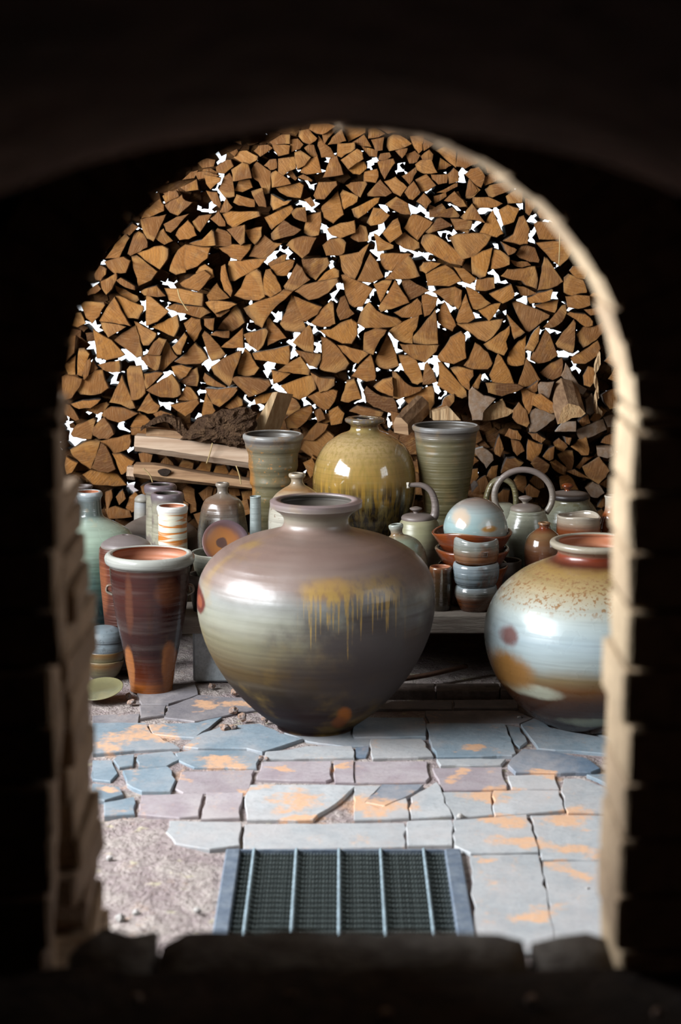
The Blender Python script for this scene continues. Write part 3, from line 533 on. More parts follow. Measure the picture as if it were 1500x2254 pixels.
 'N': (700, 740, 2, '51 16,51 0,52 -3,64 -8,75 -6,66 8,61 20;63 28,70 12,76 -2,79 2,86 20,89 32,78 36,68 34;4 2,10 3,20 10,26 18,34 30,30 36,20 40,8 38,2 35,5 20;22 10,30 11,45 15,57 18,50 24,44 30,36 26,28 18;38 44,48 30,58 20,60 26,63 40,63 48,54 50,44 46;26 71,31 54,32 50,40 48,44 58,48 69,40 70,34 73;62 56,72 48,82 46,83 58,83 66,74 63,66 60;84 68,83 40,86 40,95 50,106 57,110 58,115 56,113 60,100 66,90 69;90 22,100 22,109 27,113 38,116 50,110 53,104 51,96 40;116 53,118 32,121 29,127 38,131 50,122 53;91 9,110 10,133 10,130 17,118 29,106 25,95 16;51 62,55 56,60 60,70 66,83 68,87 78,87 86,78 84,62 78,54 72;132 54,135 46,133 30,137 30,146 40,156 52,163 60,164 66,159 68,146 63;95 69,110 60,126 55,128 62,128 74,124 81,112 80,102 76;36 83,45 77,58 80,72 84,70 88,50 88;126 83,137 76,140 68,150 64,150 72,144 80;2 89,8 86,17 84,18 92,6 97;88 89,94 80,102 74,100 82,95 92,90 92'),
 'O': (950, 740, 2, '8 23,16 12,22 2,33 -4,37 0,37 16,38 24,25 30,10 27;37 32,44 20,49 8,54 11,62 18,67 30,62 36,46 36;65 43,70 30,74 20,80 28,86 38,91 52,80 53,68 50;96 54,100 42,105 25,109 30,116 42,120 48,112 54,100 56;120 40,132 30,144 24,145 32,142 44,134 48,124 44;22 36,30 34,46 38,46 44,42 50,42 60,34 54,28 44;44 56,54 42,56 43,52 58,48 60;61 52,75 52,96 54,101 57,92 62,78 66,64 62'),
 'P': (130, 900, 2, '79 20,86 8,89 5,95 8,100 13,96 20,84 22;13 28,20 18,38 11,40 13,38 22,35 33,25 33,16 31;37 29,37 22,44 14,50 10,56 18,60 28,54 33,44 33;13 45,28 38,40 33,45 36,42 46,35 66,25 60,16 52;36 65,42 50,46 38,52 42,58 54,62 66,54 70,44 69;45 36,58 33,78 29,79 36,76 44,66 48,60 49,54 42;59 50,68 50,82 58,78 65,70 72,68 72,64 62;27 73,36 68,60 70,66 74,74 84,60 85,38 83;6 62,8 53,20 60,14 70,8 72;79 22,86 21,97 22,96 29,80 29'),
 'X': (280, 840, 2.8, '26.5 64,31 59.5,36 64,39 71.5,34 70;40 68,44 61.5,52 64,51 70,45.5 74;50.5 75,59 63,66.5 64,64 77,60 79;66 74,70 66.5,77 65.5,80 72,70 78;74.5 78.5,83 69,88 72,92.5 79,85 79.5;93 77,95 70,100 71,100.5 80;56.5 88,64 83,70.5 84,69 90,60 93.5;90 87,100 86,101 100,92 99;124.5 30,133 24,145 19.5,145.5 24,141 31,134 37,126 37;9 57,13 56,20 58,18 64,12 66;36 96,42 92,48 96,47 108,38 106;70 100,80 94,88 100,84 112,72 112;112 60,122 52,128 62,120 72;142 66,146 58,152 64,150 74'),
 'Y': (0, 0, 1, '427 381,451 377,483 386,469 391,437 395;397 413,433 395,437 418,410 421;360 425,392 416,400 432,370 440;436 358,456 348,474 352,470 366,446 370;402 396,420 378,436 374,428 392;664 990,672 970,712 945,735 960,728 985,700 1006,690 1008;668 966,690 940,700 930,722 935,715 950,690 970;277 1118,285 1095,298 1083,308 1095,305 1120,290 1128;233 1122,255 1115,285 1125,290 1138,240 1142;403 1080,412 1070,428 1078,432 1125,420 1130,410 1110;440 1085,460 1070,470 1075,465 1098,448 1100;232 1085,245 1080,248 1095,235 1130;150 1085,168 1060,180 1082,170 1104;255 1095,270 1080,276 1098,262 1112;310 1072,330 1062,336 1086,316 1092;725 906,745 896,758 910,752 932,730 936;668 1020,688 1010,700 1034,684 1052;690 905,706 900,716 922,700 930;860 905,884 912,880 934,866 940;1052 1060,1070 1048,1080 1072,1060 1086;500 1072,520 1066,530 1090,508 1096;396 1050,420 1044,430 1064,404 1070;520 1110,545 1100,552 1130,526 1140'),
 'Q': (1060, 780, 2, '53 62,60 60,84 65,80 72,72 78,60 86,54 85,54 72;58 46,66 44,80 54,86 62,76 65,64 60,56 56;44 40,50 39,60 44,56 58,52 66,46 52;50 39,63 30,62 40,58 43;63 34,66 31,80 31,76 44,74 50,64 44;82 85,90 76,104 74,104 85,92 85;105 84,112 80,134 72,138 83,124 90,110 94;120 72,124 66,132 58,139 62,134 68,126 75;89 24,94 11,100 22,108 34,116 38,112 44,100 36;113 24,118 14,126 16,126 26,120 36,114 34;108 74,112 70,118 66,120 76,112 80;115 50,122 44,128 56,126 62,120 68,116 64;134 45,142 40,150 38,150 58,142 60,136 52;135 70,146 66,150 68,150 80,140 80;36 62,42 54,50 62,53 76,50 80,40 76,35 70;-13 42,-9 37,3 46,15 49,7 58,2 64,1 72,-9 72,-13 56;2 64,11 56,23 50,27 58,37 62,29 68,15 72,3 73'),
 'R': (1030, 940, 2.2, '5 24,16 21,25 28,26 33,19 41,14 34;27 24,29 17,32 10,36 22,33 30,28 27;44 13,52 14,57 24,50 29,46 24;38 9,42 2,50 4,54 10,53 13,44 12;60 26,61 13,66 15,75 18,73 26,66 36,60 32;61 6,70 7,78 12,74 16,66 12;86 16,92 12,99 17,100 20,96 25,89 22;98 10,104 11,102 18,99 16;104 20,112 13,119 10,122 22,121 28,114 28,108 23;76 30,82 22,87 20,86 32,82 34;90 28,96 24,105 24,106 31,106 36,104 44,100 45,98 38,92 32;83 36,88 33,99 41,98 48,92 46,85 41;116 41,132 31,142 44,138 50,131 57,126 54,119 48;108 40,116 31,126 30,118 36,112 42;34 46,40 32,48 32,56 36,50 41,42 44;64 37,70 30,82 38,80 44,77 47,68 42;19 50,24 40,30 39,29 50,22 56;0 43,10 42,11 50,8 54,0 50;100 45,108 43,120 50,122 52,112 50;47 54,50 48,58 50,59 58,56 66,50 62;62 54,68 47,76 56,77 60,72 62,66 58;58 62,62 58,72 64,70 70,60 70;119 62,126 56,132 58,137 66,130 71,124 70;132 57,140 51,147 49,146 58,140 62;130 21,144 20,146 28,140 31,131 29;92 50,100 48,106 53,111 63,94 62;130 80,137 68,143 64,142 76,134 81;5 66,12 58,20 60,16 68;134 16,138 10,146 6,146 18;0 28,6 29,11 34,4 40,0 41;30 68,36 63,42 64,40 78,32 76'),
}
GAPS = {'A': '18 45 19 63 14 78 19 88 103 57 118 76 137 46', 'B': '32 52 65 56 136 57 133 66 102 80 40 44', 'C': '26 12 10 26 8 37 71 43 30 72 47 70 50 77 53 86 74 68 87 80 102 83 23 86', 'D': '131 21 13 79 49 38',
 'E': '7 21 104 14 119 21 33 76 71 75 90 66 94 69 137 46 133 43 142 80', 'F': '49 21 78 24 92 22 44 44 119 48 38 57 42 69 86 71 95 71 82 74 70 66 103 33 127 16 148 40 68 78', 'G': '26 30 67 4 82 3 65 25 22 60 28 70 90 86 49 87 93 56 1 76',
 'H': '27 25 11 47 20 65 32 71 83 44 108 46 124 58 118 56 110 22 85 68', 'I': '51 45 83 56 80 62 114 67 123 71 98 78 103 80 124 87 97 87 148 24 98 16 141 38 47 74', 'J': '2 25 51 11 29 23 65 20 98 27 98 33 107 43 134 22 146 25 20 51 30 40 50 53 81 60 22 72 58 85 55 80 108 68 139 80 149 58 122 48',
 'K': '44 16 86 15 20 37 22 32 17 42 3 41 54 26 106 29 72 55 81 54 57 80 92 79 106 88', 'L': '78 20 82 24 74 15 71 24 48 29 36 10 39 18 60 49 62 52 95 32 94 37 127 7 128 43 116 76 120 80 135 61 115 43 96 19 43 88', 'M': '15 15 18 20 26 29 30 27 20 35 54 15 69 14 113 12 113 20 140 15 142 10 85 33 86 42 84 38 90 31 94 56 97 58 60 70 76 79 10 61 9 88 125 71 138 80 138 86 130 32',
 'N': '83 6 87 16 85 10 2 12 65 38 91 35 114 32 126 26 129 35 130 30 142 32 47 55 46 50 50 66 51 70 91 73 109 54 36 41 129 54 133 61', 'O': '40 2 108 19 143 18 58 47 17 32', 'P': '10 16 8 20 42 13 70 20 66 18 22 36 26 35 17 40 79 45 79 86 77 88 42 7', 'Q': '101 8 104 14', 'Y': '284 1078 288 1082 860 934 160 958 156 970 172 970'}
def parse(ox, oy, k, s):
    n = [float(q) for q in s.replace(',', ' ').split()]
    return [(ox + n[i] * k, oy + n[i + 1] * k) for i in range(0, len(n), 2)]
gaps = [p for k, s in GAPS.items() for p in parse(*TILES[k][:3], s)]
rw = random.Random(21)
logs = []
for key, (ox, oy, k, s) in TILES.items():
    for ps in s.split(';'):
        p = parse(ox, oy, k, ps)
        a = sum(p[i][0] * p[(i + 1) % len(p)][1] - p[(i + 1) % len(p)][0] * p[i][1] for i in range(len(p))) / 2
        if a < 0: p.reverse()
        cx = sum(q[0] for q in p) / len(p); cy = sum(q[1] for q in p) / len(p); p = [(cx + (q[0] - cx) * 1.06, cy + (q[1] - cy) * 1.06) for q in p]
        logs.append({'p': p, 'A': abs(a), 'c': (sum(q[0] for q in p) / len(p), sum(q[1] for q in p) / len(p)), 'k': key})
def logverts(p, Y, L, rng_, follow=.55, taper=.74, jit=1.0):
    """front polygon traced in photo px at depth Y -> (verts in world, faces, rim values, material ids)"""
    n0 = len(p); Q = []
    for i in range(n0):
        a, b = p[i], p[(i + 1) % n0]; d = math.hypot(b[0] - a[0], b[1] - a[1]); n = 1 if d < 14 else (2 if d < 34 else 3)
        for k in range(n):
            t = k / n; j = jit * (1.3 if k else .5)
            Q.append((a[0] + (b[0] - a[0]) * t + rng_.uniform(-j, j), a[1] + (b[1] - a[1]) * t + rng_.uniform(-j, j)))
    c = (sum(q[0] for q in Q) / len(Q), sum(q[1] for q in Q) / len(Q)); n = len(Q)
    W = [atY(x, y, Y) for x, y in Q]; C = atY(*c, Y); d = ray(*c); tx, tz = rng_.uniform(-.07, .07), rng_.uniform(-.06, .06)
    ax = Vector((d.x / d.y * follow * L + rng_.uniform(-.012, .012), L, d.z / d.y * follow * L + rng_.uniform(-.012, .012)))
    v = [C + Vector((0, -.001, 0))]
    for sc_, dy in ((.62, 0.0), (.955, .001), (1.01, .009)):
        for q in W:
            o = (q - C) * sc_; v.append(C + o + Vector((0, dy + o.x * tx + o.z * tz, 0)))
    for q in W: v.append(C + (q - C) * taper + ax)
    f = []; mi = []
    for j in range(n): f.append((0, 1 + (j + 1) % n, 1 + j)); mi.append(0)
    for r in range(3):
        for j in range(n):
            a = 1 + r * n + j; b = 1 + r * n + (j + 1) % n; f.append((a, b, b + n, a + n)); mi.append(0 if r < 1 else (0 if r == 1 else 1))
    f.append(tuple(range(1 + 3 * n, 1 + 4 * n))); mi.append(1)
    rim = [0] + [.62] * n + [.955] * n + [1] * n + [1] * n
    return v, f, rim, mi, W
SHAPE = {3: 'triangular'}
def describe(p, A):
    xs_ = [q[0] for q in p]; ys_ = [q[1] for q in p]; wd, ht = max(xs_) - min(xs_), max(ys_) - min(ys_); fill = A / (wd * ht)
    top = sum(q[0] > 0 for q in p)
    s = 'flat slab-like' if wd > 1.9 * ht else 'tall narrow' if ht > 1.6 * wd else 'wedge-shaped' if fill < .58 else 'blocky' if fill > .72 else 'quarter-split'
    z = 'large ' if A > 2700 else 'small ' if A < 900 else ''
    return z + s
def ordw(i):
    return {1: 'first', 2: 'second', 3: 'third'}.get(i, '%dth' % i if i not in (21, 22, 23) else {21: '21st', 22: '22nd', 23: '23rd'}[i])
logs.sort(key=lambda l: -l['A']); solo, rest = logs[:300], logs[300:]
bands = {}
for l in solo: bands.setdefault(int((l['c'][1] - 260) // 52), []).append(l)
for b_, ls in bands.items():
    ls.sort(key=lambda l: l['c'][0])
    for i, l in enumerate(ls): l['pos'] = (b_ + 1, i + 1)
slump = lambda x, y: (.10 if (x > 1030 and y > 850) else 0) + (.05 if y > 1000 else 0)
def logfor(l):
    x, y = l['c']; Y = YW + rw.gauss(0, .013) - slump(x, y) * rw.uniform(.3, 1)
    return logverts(l['p'], Y, rw.uniform(.2, .27), rw)
for l in solo:
    v, f, rim, mi, W = logfor(l); x, y = l['c']
    # pith side: the sharpest corner becomes the local origin so growth rings curve around it
    P = l['p']; best = min(range(len(P)), key=lambda i: (Vector(P[i]) - Vector(P[i - 1])).angle(Vector(P[i]) - Vector(P[(i + 1) % len(P)]), 3.1) if (Vector(P[i]) - Vector(P[i - 1])).length * (Vector(P[i]) - Vector(P[(i + 1) % len(P)])).length > 0 else 3)
    org = atY(*P[best], v[0].y); grey = l['k'] == 'R' and rw.random() < .4 or (l['k'] == 'Q' and rw.random() < .3)
    pale = (l['k'] in 'Q' and rw.random() < .3)
    o = pyobj('split_log', [q - org for q in v], f, [GREYEND if grey else PALEEND if pale else END, BARK[0 if rw.random() < .5 else (1 if rw.random() < .72 else 2)]], None, org, False, mi)
    at = o.data.attributes.new('rim', 'FLOAT', 'POINT'); at.data.foreach_set('value', rim)
    dm = [math.hypot(q.x - org.x, q.z - org.z) for q in v]; mx = max(dm); wedge = rw.random() < .6
    at = o.data.attributes.new('sap', 'FLOAT', 'POINT'); at.data.foreach_set('value', [d_ / mx if wedge else 0.0 for d_ in dm])
    b_, i = l['pos']
    tag(o, '%s %ssplit log end, %s from left in %s row down of woodpile' % (describe(P, l['A']), 'greyed ' if grey else 'pale ' if pale else 'brown ', ordw(i), ordw(b_)), 'log', 'split logs stacked in the woodpile')
def joined(name, items, mats, label):
    V = []; F = []; M = []; R = []
    for v, f, rim, mi in items:
        k = len(V); V += v; F += [tuple(a + k for a in q) for q in f]; M += mi; R += rim
    o = pyobj(name, V, F, mats, None, None, False, M); at = o.data.attributes.new('rim', 'FLOAT', 'POINT'); at.data.foreach_set('value', R)
    tag(o, label, 'firewood', kind='stuff'); return o
joined('small_split_wood', [logfor(l)[:4] for l in rest], [END, BARK[1]], 'small split sticks wedged between the larger logs of the woodpile')
# deeper row seen dark in the gaps, and the pile going on beyond the doorway's view
items = []
CELL = 22
def inlog(x, y):
    for l in logs:
        c = l['c']
        if abs(c[0] - x) < 60 and abs(c[1] - y) < 60:
            return True
    return False
gy = 60
while gy < 1330:
    gx_ = -60
    while gx_ < 1560:
        x = gx_ + rw.uniform(-5, 5); y = gy + rw.uniform(-5, 5); gx_ += CELL
        near = min((math.hypot(x - g[0], y - g[1]) for g in gaps), default=99)
        if near < 8: continue
        s = max(7, min(21, near - 3))
        a0 = rw.uniform(0, 6); n = rw.choice((4, 5)); p = [(x + s * math.cos(a0 + 2 * PI * i / n), y + s * .9 * math.sin(a0 + 2 * PI * i / n)) for i in range(n)]
        items.append(logverts(p, YW + .12 + rw.uniform(0, .06), .14, rw, .6, .9)[:4])
    gy += CELL
joined('inner_row_firewood', items, [END, BARK[1]], 'deeper row of split firewood seen dark between the front logs')
items = []
inarch = lambda x, y: (115 < x < 1400 and y > 900) or math.hypot(x - 755, (y - 905)) < 605
gy = -430
while gy < 1330:
    gx_ = -735
    while gx_ < 2235:
        x = gx_ + rw.uniform(-9, 9); y = gy + rw.uniform(-8, 8); gx_ += 54
        near_any = any(abs(l['c'][0] - x) < 46 and abs(l['c'][1] - y) < 38 for l in logs)
        if near_any: continue
        if inarch(x, y) and y < 1100: continue
        a0 = rw.uniform(0, 6); n = rw.choice((3, 4, 4, 5)); s = rw.uniform(26, 33)
        items.append(logverts([(x + s * math.cos(a0 + 2 * PI * i / n), y + s * .9 * math.sin(a0 + 2 * PI * i / n)) for i in range(n)], YW + rw.gauss(0, .02), .24, rw)[:4])
    gy += 45
joined('outer_firewood', items, [END, BARK[1]], 'rest of the woodpile running on past the doorway')
# ------------------------------------------------------------------ bigger pieces lying in front of the pile
SPLIT = NT('long_split_grain', .75, .25); o_ = SPLIT.tc(); g_ = SPLIT.noise(SPLIT.mapv(o_, (3, 30, 60)), 1, 4, .6)
SPLIT.color(SPLIT.mix(SPLIT.step(g_, .3, .7), (.50, .37, .27), (.36, .24, .16))); SPLIT.bump(g_, .4, .006); SPLIT = SPLIT.m
SPLIT2 = NT('brown_split_grain', .8, .25); o_ = SPLIT2.tc(); g_ = SPLIT2.noise(SPLIT2.mapv(o_, (3, 26, 50)), 1, 4, .6, .6)
SPLIT2.color(SPLIT2.mix(SPLIT2.step(g_, .3, .7), (.40, .25, .14), (.22, .12, .065))); SPLIT2.bump(g_, .6, .008); SPLIT2 = SPLIT2.m
def longlog(name, path, Y, depth, mat, label, seed, n=16, cat='log', skew=0.0):
    """path: (x, ytop, ybottom) along the log in photo px; a split wedge with depth behind its face"""
    r = random.Random(seed); pts = catmull(path, max(2, n // max(1, len(path) - 1))); v = []
    for i, (x, yt, yb) in enumerate(pts):
        Yi = Y + skew * i / len(pts)
        a = atY(x, yt, Yi); b = atY(x, yb, Yi); h = a.z - b.z; j = lambda k=.0007: r.uniform(-k, k)
        v += [a + Vector((0, .01, j())), a * .35 + b * .65 + Vector((0, -.012 + j(), j())), b + Vector((0, .012, j())), b + Vector((0, depth, .2 * h)), a + Vector((0, depth, -.1 * h))]
    m = 5; k = len(pts); f = ring_faces(k, m); f = [q[::-1] for q in f] + [tuple(range(m)), tuple(range((k - 1) * m, k * m))[::-1]]
    c = sum(v, Vector()) / len(v); o = pyobj(name, [q - c for q in v], f, [mat], None, c); tag(o, label, cat); return o
longlog('long_split_log', [(296, 960, 994), (380, 966, 1006), (470, 978, 1020), (562, 992, 1034)], YW - .16, .11, SPLIT, 'long pale split log lying across the shorter log ends', 1)
kn = longlog('knotty_log', [(294, 1024, 1050), (350, 1026, 1060), (420, 1040, 1066), (562, 1062, 1080)], YW - .14, .1, SPLIT2, 'long brown log with a dark knot hole below the pale log', 2)
longlog('red_split_log', [(322, 943, 966), (370, 948, 970), (412, 955, 972)], YW - .11, .08, SPLIT2, 'reddish split log under the curl of bark', 3)
longlog('short_stub', [(279, 1028, 1056), (296, 1030, 1058)], YW - .12, .08, SPLIT, 'short pale stub of wood at the left end of the knotty log', 4)
# knot hole: flat dark oval, the hollow's shade put into its colour
KN = plain('knot_hole_shade', (.03, .018, .012), .9, .3); v = []
c = atY(362, 1040, YW - .155); n = 14
for r_, dy in ((1.0, .004), (.86, -.0012), (.45, -.0006), (.05, -.0004)):
    for i in range(n): a = 2 * PI * i / n; v.append(Vector((math.cos(a) * .022 * r_ * (1 + .15 * math.sin(3 * a)), dy, math.sin(a) * .013 * r_)))
ko = pyobj('knot_hole', v, ring_faces(4, n), [KN], kn, c - kn.location)
# bark curl and lumpy bark slab
BK = plain('rough_flaky_bark', (.07, .04, .025), 1.0, .5, 40, (.12, .07, .04), 1.0, .02, spec=.05)
def ribbon(name, top, thick, Y, depth, mat, label, seed):
    r = random.Random(seed); P = catmull([(x, y, t_) for (x, y), t_ in zip(top, thick)], 5); v = []
    for (x, y, t_) in P:
        a = atY(x, y, Y); b = atY(x, y + t_, Y)
        for q, dy in ((a, 0), (a, depth), (b, depth), (b, 0)): v.append(q + Vector((r.uniform(-.002, .002), dy + r.uniform(-.006, .006), r.uniform(-.003, .003))))
    f = [q[::-1] for q in ring_faces(len(P), 4)] + [(0, 1, 2, 3), tuple(range(len(v) - 4, len(v)))[::-1]]
    c = sum(v, Vector()) / len(v); o = pyobj(name, [q - c for q in v], f, [mat], None, c); tag(o, label, 'bark'); return o
ribbon('bark_curl', [(309, 943), (330, 930), (356, 918), (380, 921), (398, 928), (412, 950), (416, 968)], [6, 8, 11, 16, 30, 18, 5], YW - .14, .07, BK, 'curled reddish strip of bark lying on the split logs', 5)
def lumpy(name, poly, Y, depth, mat, label, seed, cat, amp=.008, rows=9):
    W = [atY(x, y, Y) for x, y in poly]; C = sum(W, Vector()) / len(W); v = []; Q = []
    for a, b in zip(W, W[1:] + W[:1]):
        for k in range(5): Q.append(a + (b - a) * k / 5)
    n = len(Q)
    for i in range(rows):
        t_ = i / (rows - 1); s = math.sin(PI * (.06 + .88 * t_)) ** .55; y = -math.cos(PI * t_) * depth / 2
        for q in Q:
            p = C + (q - C) * s + Vector((0, y, 0)); k = noise.noise(p * 55 + Vector((seed, 0, 0))) + .7 * noise.noise(p * 130); k += .5 * noise.noise(p * 260); p += (p - C).normalized() * k * amp + Vector((0, -abs(k) * amp * 1.3, 0)); v.append(p - C)
    f = ring_faces(rows, n) + [tuple(range(n))[::-1], tuple(range((rows - 1) * n, rows * n))]
    o = pyobj(name, v, f, [mat], None, C); bm = bmesh.new(); bm.from_mesh(o.data); bmesh.ops.recalc_face_normals(bm, faces=bm.faces[:]); bm.to_mesh(o.data); bm.free(); tag(o, label, cat); return o
lumpy('bark_slab', [(402, 964), (420, 940), (446, 918), (490, 902), (540, 898), (566, 910), (560, 945), (548, 972), (526, 984), (490, 974), (446, 968)], YW - .13, .12, BK, 'thick dark crumbly slab of bark on top of the pale log', 3, 'bark', .012, 13)
def leaner(name, front, dx, dy, Y, dY, mat, label, seed, matside=None, cat='log'):
    """log lying askew: front end polygon, other end displaced in the pile"""
    r = random.Random(seed); A = [atY(x, y, Y) for x, y in front]; B = [atY(x + dx, y + dy, Y + dY) for x, y in front]; n = len(A); v = A + B
    f = [tuple(range(n)), tuple(range(n, 2 * n))[::-1]] + [(i, i + n, (i + 1) % n + n, (i + 1) % n) for i in range(n)]
    c = sum(v, Vector()) / len(v); o = pyobj(name, [q - c for q in v], f, [mat, matside or mat], None, c, False, [0, 0] + [1] * n)
    bm = bmesh.new(); bm.from_mesh(o.data); bmesh.ops.recalc_face_normals(bm, faces=bm.faces[:]); bm.to_mesh(o.data); bm.free(); tag(o, label, cat); return o
SPL3 = NT('leaning_split_grain', .8, .25); o_ = SPL3.tc(); g_ = SPL3.noise(SPL3.mapv(o_, (70, 40, 9), rot=(0, -.45, 0)), 1, 4, .6)
SPL3.color(SPL3.mix(SPL3.step(g_, .3, .7), (.50, .35, .2), (.33, .2, .1))); SPL3.bump(g_, .8, .008); SPL3 = SPL3.m
leaner('leaning_split_log', [(553, 948), (600, 864), (612, 862), (580, 948)], 34, 6, YW - .12, .08, SPL3, 'pale split log leaning upright behind the left flared vase', 6)
leaner('round_red_branch', [(868, 952), (866, 932), (872, 918), (884, 920), (898, 934), (900, 958)], 46, -48, YW - .16, .14, SPLIT2, 'short reddish round branch sticking up beside the ribbed vase', 7, BARK[0])
leaner('grain_block', [(955, 925), (955, 906), (990, 897), (1015, 925)], -8, -6, YW - .1, .14, SPL3, 'pale grained block of wood behind the right flared vase', 8)
leaner('big_wedge_log', [(1240, 898), (1252, 888), (1276, 894), (1290, 910), (1280, 918), (1260, 920), (1244, 930), (1228, 934), (1236, 906)], -16, -56, YW - .24, .22, PALEEND, 'big pale wedge log jutting out of the slumped right side of the pile', 9, BARK[0])
ribbon('torn_bark_strip', [(1322, 775), (1310, 810), (1318, 840), (1312, 880), (1326, 905)], [26, 30, 34, 26, 10], YW - .14, .04, SPL3, 'shaggy torn strip of fibrous bark at the right edge of the pile', 9)
# ================================================================== BENCH
ZB = .205
BW = plain('old_bench_board', (.22, .19, .16), .8, .4, 18, (.15, .12, .1), .5, .006, (.4, 3, 3))
X0, X1 = atY(310, 1345, YF).x, atY(1560, 1345, YF).x
bench = empty('plank_bench', ((X0 + X1) / 2, YF + .35, 0), 'low bench of old grey boards carrying the pots', 'bench')
for i in range(5):
    y0 = -.36 + i * .186; link('board', boxmesh((X0 if i < 3 else X0 - .15) - bench.location.x, X1 - bench.location.x, y0, y0 + .18, ZB - .055, ZB, .002, random.Random(i), .005), [BW], bench)
CONC = plain('concrete_block', (.48, .53, .56), .9, .25, 35, (.38, .42, .45), .5, .008)
def block(x0, x1, label, Y=YF + .02):
    a, b = atY(x0, 1500, Y).x, atY(x1, 1500, Y).x; c = (a + b) / 2
    o = link('concrete_block', boxmesh(-(b - a) / 2, (b - a) / 2, 0, .70, 0, ZB - .056, .001, random.Random(3), .006), [CONC], None, (c, Y, 0)); tag(o, label, 'block', 'blocks under the bench')
block(426, 665, 'pale concrete block under the bench left of the big jar'); block(1290, 1420, 'concrete block under the bench hidden behind the right jar')  # left block stretched back and behind the jar to block light underneath
STK = plain('dry_stick', (.10, .05, .03), .8, .3)
s_ = tube('stick', [ground(880, 1496, .02), ground(950, 1484, .025), ground(1026, 1466, .03)], .007, STK, ry=.012); tag(s_, 'thin reddish stick lying in the dark under the bench', 'stick')
# ================================================================== POTS
def lathe(name, prof, n=64, wob=.004, seed=0, mat=None, parent=None, loc=None, closed_top=False, wavy=None, facets=0, mat2=None, isplit=None, sx=1.0):
    """prof: (z, r) from the base outwards, up and over the lip; wob relative hand-thrown wobble"""
    rg = random.Random(seed); ph = [rg.uniform(0, 6) for _ in range(4)]; v = []; zmax = max(z for z, r in prof)
    for z, r in prof:
        for j in range(n):
            a = 2 * PI * j / n; k = 1 + wob * (math.sin(2 * a + ph[0] + z * 3) + .6 * math.sin(3 * a + ph[1] - z * 5))
            rr = r * k
            if facets and z < zmax * .78: q = 2 * PI / facets; m = (a % q) - q / 2; rr *= (1 - .55) + .55 * math.cos(q / 2) / math.cos(m) * 1.04
            dz = wavy * (math.sin(2 * a + ph[2]) + .7 * math.sin(3 * a + ph[3])) * (z / zmax) ** 3 if wavy else 0
            v.append((rr * math.cos(a) * sx, rr * math.sin(a), z + dz))
    f = ring_faces(len(prof), n)
    f.append(tuple(range(n))[::-1]); f.append(tuple(range((len(prof) - 1) * n, len(prof) * n)))
    mi = None
    if mat2: mi = [0 if (k // n) < isplit else 1 for k in range(len(f))]; mi[-2] = 0; mi[-1] = 1
    return pyobj(name, v, f, [mat, mat2] if mat2 else [mat], parent, loc, True, mi)
def profile(x, Y, z0, pts, smooth=4):
    """photo (y, half-width px) from bottom up -> (z, r) metres above z0"""
    out = [(atY(x, y, Y).z - z0, r * mpp(x, y, Y)) for y, r in pts]
    out[0] = (0.0, out[0][1])
    return catmull(out, smooth)
def inner(prof, th, depth=None):
    """inside wall going down from the lip"""
    zt = prof[-1][0]; out = []; zb = prof[0][0] + .015 if depth is None else zt - depth
    last = prof[-1][1] - th
    out.append((zt - th * .25, last))
    for z, r in reversed(prof[:-1]):
        if z <= zb: break
        if z < zt - th * .8: out.append((z, max(r - th, .004)))
    out.append((zb, max(min(out[-1][1] * .9, out[-1][1] - .004), .003))); out.append((zb, .002))
    return out
def vessel(name, x, Y, z0, pts, mat, label=None, cat='jar', th=.008, wob=.004, seed=0, parent=None, open_=True, matin=None, wavy=None, facets=0, smooth=4, group=None, tilt=None, depth=None, sx=1.0):
    P = profile(x, Y, z0, pts, smooth); k = len(P); loc = Vector((atY(x, pts[0][0], Y).x, Y, z0))
    if open_: P = P + inner(P, th, depth)
    else: P = P + [(P[-1][0], .001)]
    if parent is not None: loc = loc - parent.location
    o = lathe(name, P, 64, wob, seed, mat, parent, loc, False, wavy, facets, matin, k, sx)
    if tilt: o.rotation_euler = tilt
    if parent is None: tag(o, label, cat, group)
    return o
def bY(d): return YF + d
TERRA = glaze('bare_terracotta_inside', [(0, (.30, .12, .06)), (1, (.46, .22, .13))], rings=.4, rough=.5)
DARKIN = glaze('dark_inside_clay', [(0, (.06, .05, .045)), (1, (.12, .105, .09))], rough=.45)
# ---- big centre jar on the floor
base = ground(697, 1598); Y = base.y
M = glaze('big_jar_glaze', [(0, (.035, .018, .018)), (.12, (.045, .022, .022)), (.22, (.055, .042, .032)), (.33, (.14, .10, .05)), (.46, (.21, .195, .135)), (.56, (.28, .28, .235)), (.63, (.28, .28, .265)), (.69, (.235, .18, .16)), (.80, (.215, .155, .135)), (.88, (.23, .17, .145)), (.93, (.27, .25, .2)), (1, (.25, .2, .2))],
          wob=.035, rough=.38, spec=.6, raw=.42, mottle=((.24, .15, .035), 5.5, .52, .72, .5), rings=.4, ringscale=34,
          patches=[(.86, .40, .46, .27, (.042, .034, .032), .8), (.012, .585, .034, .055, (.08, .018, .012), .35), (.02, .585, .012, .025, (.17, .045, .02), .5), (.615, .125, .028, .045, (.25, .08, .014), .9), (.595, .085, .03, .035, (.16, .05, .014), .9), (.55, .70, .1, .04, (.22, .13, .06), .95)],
          drips=(.645, .24, .75, .50, .24, (.36, .23, .055)))
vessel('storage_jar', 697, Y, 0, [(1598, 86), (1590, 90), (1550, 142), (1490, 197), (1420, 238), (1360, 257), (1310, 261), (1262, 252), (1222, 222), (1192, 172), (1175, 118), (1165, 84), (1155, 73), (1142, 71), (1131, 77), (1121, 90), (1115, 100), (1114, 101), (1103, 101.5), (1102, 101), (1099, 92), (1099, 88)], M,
       'huge wide-shouldered brown and grey-green stoneware jar with ochre drips, centre of floor', 'jar', .012, .003, 1, matin=DARKIN)
